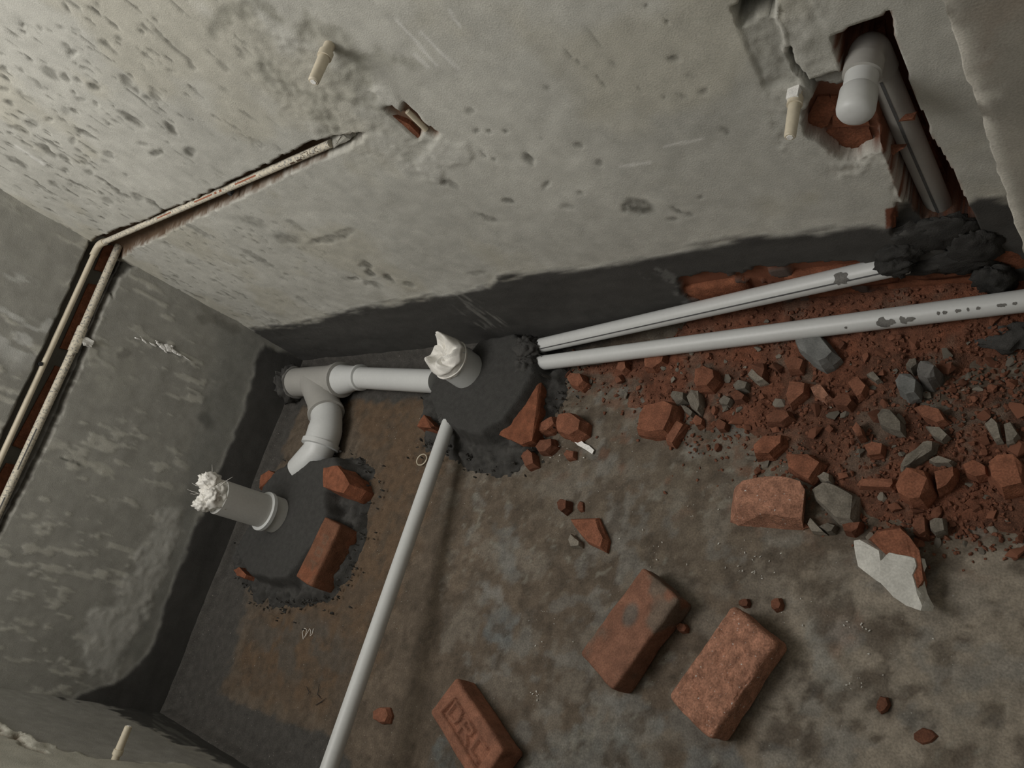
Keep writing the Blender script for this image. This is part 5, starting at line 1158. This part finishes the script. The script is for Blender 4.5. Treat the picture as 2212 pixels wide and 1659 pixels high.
while (nr < 200 or ng < 80) and tries < 12000:
    tries += 1
    x, y = r_.uniform(1200, 2225), r_.uniform(690, 1220)
    s_ = float(sdf(np.array([x]), np.array([y]), bedp)[0])
    if s_ > 0 and r_.random() > math.exp(-s_ / 18.0): continue
    p = onz(x, y, .012)
    if p[1] > -.03 or p[0] > 2.47: continue
    isg = r_.random() < .30
    if (isg and ng >= 80) or (not isg and nr >= 200): continue
    sz = r_.choice([.006, .007, .008, .010, .012, .014, .017, .021]) * r_.uniform(.85, 1.15)
    if any((p[0] - q[0]) ** 2 + (p[1] - q[1]) ** 2 < (.75 * (sz + q[2])) ** 2 for q in placed): continue
    lx, ly, ln_ = min(LM, key=lambda l: (l[0] - x) ** 2 + (l[1] - y) ** 2)
    dd_ = math.hypot(x - lx, y - ly); k8 = int(round(math.atan2(y - ly, x - lx) / (math.pi / 4))) % 8
    lab = '%s %s %s %s the %s' % ('tiny' if sz < .009 else ('small' if sz < .0145 else 'middling'), 'grey mortar chip' if isg else 'red brick crumb', 'close by,' if dd_ < 38 else 'some way', DIRS[k8], ln_)
    if lab in used: continue
    used.add(lab); placed.append((p[0], p[1], sz))
    o = bpy.data.objects.new('mortar_fragment' if isg else 'brick_fragment', r_.choice(grey if isg else red)); COL.objects.link(o)
    o.location = (p[0], p[1], bz(p[0], p[1]) + sz * (.16 if isg else .30)); o.scale = (sz * r_.uniform(.9, 1.3), sz * r_.uniform(.8, 1.1), sz * r_.uniform(.8, 1.1))
    o.rotation_euler = (r_.uniform(-.45, .45), r_.uniform(-.45, .45), r_.uniform(0, 6.28))
    if isg: tag(o, lab, 'rubble piece', 'small grey crumbs in the rubble'); ng += 1
    else: tag(o, lab, 'brick piece', 'small brick crumbs in the rubble'); nr += 1
# crumbs of mortar fallen round the two beds
cv = []; cf = []; r_ = random.Random(78)
for ring in ([(560, 1060), (700, 990), (790, 1010), (790, 1100), (760, 1220), (700, 1295), (610, 1310), (530, 1275)], [(1000, 735), (1060, 705), (1150, 712), (1150, 770), (1145, 815), (1225, 810), (1190, 910), (1130, 1000), (1040, 1010), (960, 980), (915, 950)], [(1120, 740), (1150, 760), (1140, 800), (1110, 800)]):
    n = len(ring)
    for _ in range(170):
        i = r_.randrange(n); t = r_.random(); (xa_, ya_), (xb_, yb_) = ring[i], ring[(i + 1) % n]
        x = xa_ + (xb_ - xa_) * t + r_.gauss(0, 20); y = ya_ + (yb_ - ya_) * t + r_.gauss(0, 17)
        zz_ = .03 if n > 4 else .085; p = onz(x, y, zz_ * .6); sz = r_.uniform(.003, .008)
        if p[1] > -.008: continue
        vs, fs = lib[r_.randrange(6)]; rm = Matrix.Rotation(r_.uniform(0, 6.28), 3, 'Z') @ Matrix.Rotation(r_.uniform(0, 6.28), 3, 'X'); b = len(cv)
        for q in vs:
            w_ = rm @ Vector(q) * sz; cv.append((p[0] + w_.x, p[1] + w_.y, r_.uniform(.3, .8) * zz_ + w_.z))
        cf += [tuple(i + b for i in f) for f in fs]
me = bpy.data.meshes.new('mortar_crumbs'); me.from_pydata(cv, [], cf); me.update()
MT['dark_crumb'] = surf('dark_mortar_crumb', (0.085, 0.082, 0.076), var=0.3, bump=0.3)
o = link('mortar_crumbs', me, 'dark_crumb'); tag(o, 'dark mortar crumbs fallen round the two mortar beds', 'crumbs', kind='stuff')

# ---------------------------------------------------------------- litter
cv = []; cf = []; r_ = random.Random(12)
for cx_, cy_, n_, sp_ in [(1845, 1350, 14, 14), (1860, 1470, 16, 26), (1625, 1215, 22, 34), (1640, 1240, 14, 24), (1225, 985, 24, 26), (1155, 1500, 14, 12), (1530, 1100, 8, 40), (1900, 1400, 6, 80), (1180, 1380, 10, 40), (1700, 1330, 10, 40), (1450, 1180, 12, 60)]:
    for _ in range(int(n_ * .6)):
        p = onz(r_.gauss(cx_, sp_), r_.gauss(cy_, sp_ * .6), 0.0); sz = r_.uniform(.0008, .0024); vs, fs = lib[r_.randrange(6)]; b = len(cv)
        rm = Matrix.Rotation(r_.uniform(0, 6.28), 3, 'Z')
        for q in vs:
            w_ = rm @ Vector((q[0] * 1.6, q[1], q[2] * .6)) * sz; cv.append((p[0] + w_.x, p[1] + w_.y, .003 + sz * .3 + w_.z))
        cf += [tuple(i + b for i in f) for f in fs]
me = bpy.data.meshes.new('plaster_flecks'); me.from_pydata(cv, [], cf); me.update()
o = link('plaster_flecks', me, 'grey_plaster'); tag(o, 'white plaster flecks sprinkled over the bare slab', 'flecks', kind='stuff')
q = [V(onz(x, y, .006)) for x, y in [(1236, 950), (1246, 942), (1262, 958), (1272, 962), (1283, 972), (1279, 981), (1266, 972), (1256, 966), (1248, 962)]]
m = MB(); n = len(q); m.add(q + [p_ - Vector((0, 0, .0025)) for p_ in q], [tuple(range(n)), tuple(range(2 * n - 1, n - 1, -1))] + [(i, i + n, (i + 1) % n + n, (i + 1) % n) for i in range(n)])
tag(m.build('tape_strip', 'white'), 'torn white strip lying below the rounded brick lump', 'strip')
c_ = V(onz(911, 993, .012)); vdir = (V(CAM) - c_).normalized(); u_ = Vector((.45, .85, 0)).normalized(); v_ = Vector((-.55, .25, .80)).normalized()
m = MB(); m.ring_tube([c_ + u_ * .0185 * math.cos(a) + v_ * .0125 * math.sin(a) for a in np.linspace(0, 2 * math.pi, 36)], [.0020] * 36, 8, False, False)
tag(m.build('plastic_ring', 'cpvc', None, True), 'small cream plastic ring leaning beside the long waste pipe', 'ring')
m = MB(); m.ring_tube([V(onz(x, y, .006)) for x, y in [(655, 1381), (653, 1366), (658, 1357), (663, 1360), (660, 1372), (657, 1378), (663, 1368), (669, 1358), (671, 1362), (670, 1374), (674, 1370), (677, 1358)]], [.0009] * 12, 6)
tag(m.build('thread', 'cloth', None, True), 'curled pale thread on the dark slab left of the long pipe', 'thread')
for i, pts in enumerate([[(662, 1483), (668, 1495), (664, 1503)], [(690, 1478), (686, 1500), (694, 1510)], [(682, 1523), (694, 1516), (704, 1508)]]):
    m = MB(); m.ring_tube([V(onz(x, y, .004)) for x, y in pts], [.0008, .0011, .0005], 6)
    tag(m.build('twig', 'black'), ['short dark twig, leftmost of three on the slab by the long pipe', 'dark upright twig, middle of three on the slab by the long pipe', 'dark slanting twig, lowest of three on the slab by the long pipe'][i], 'twig')
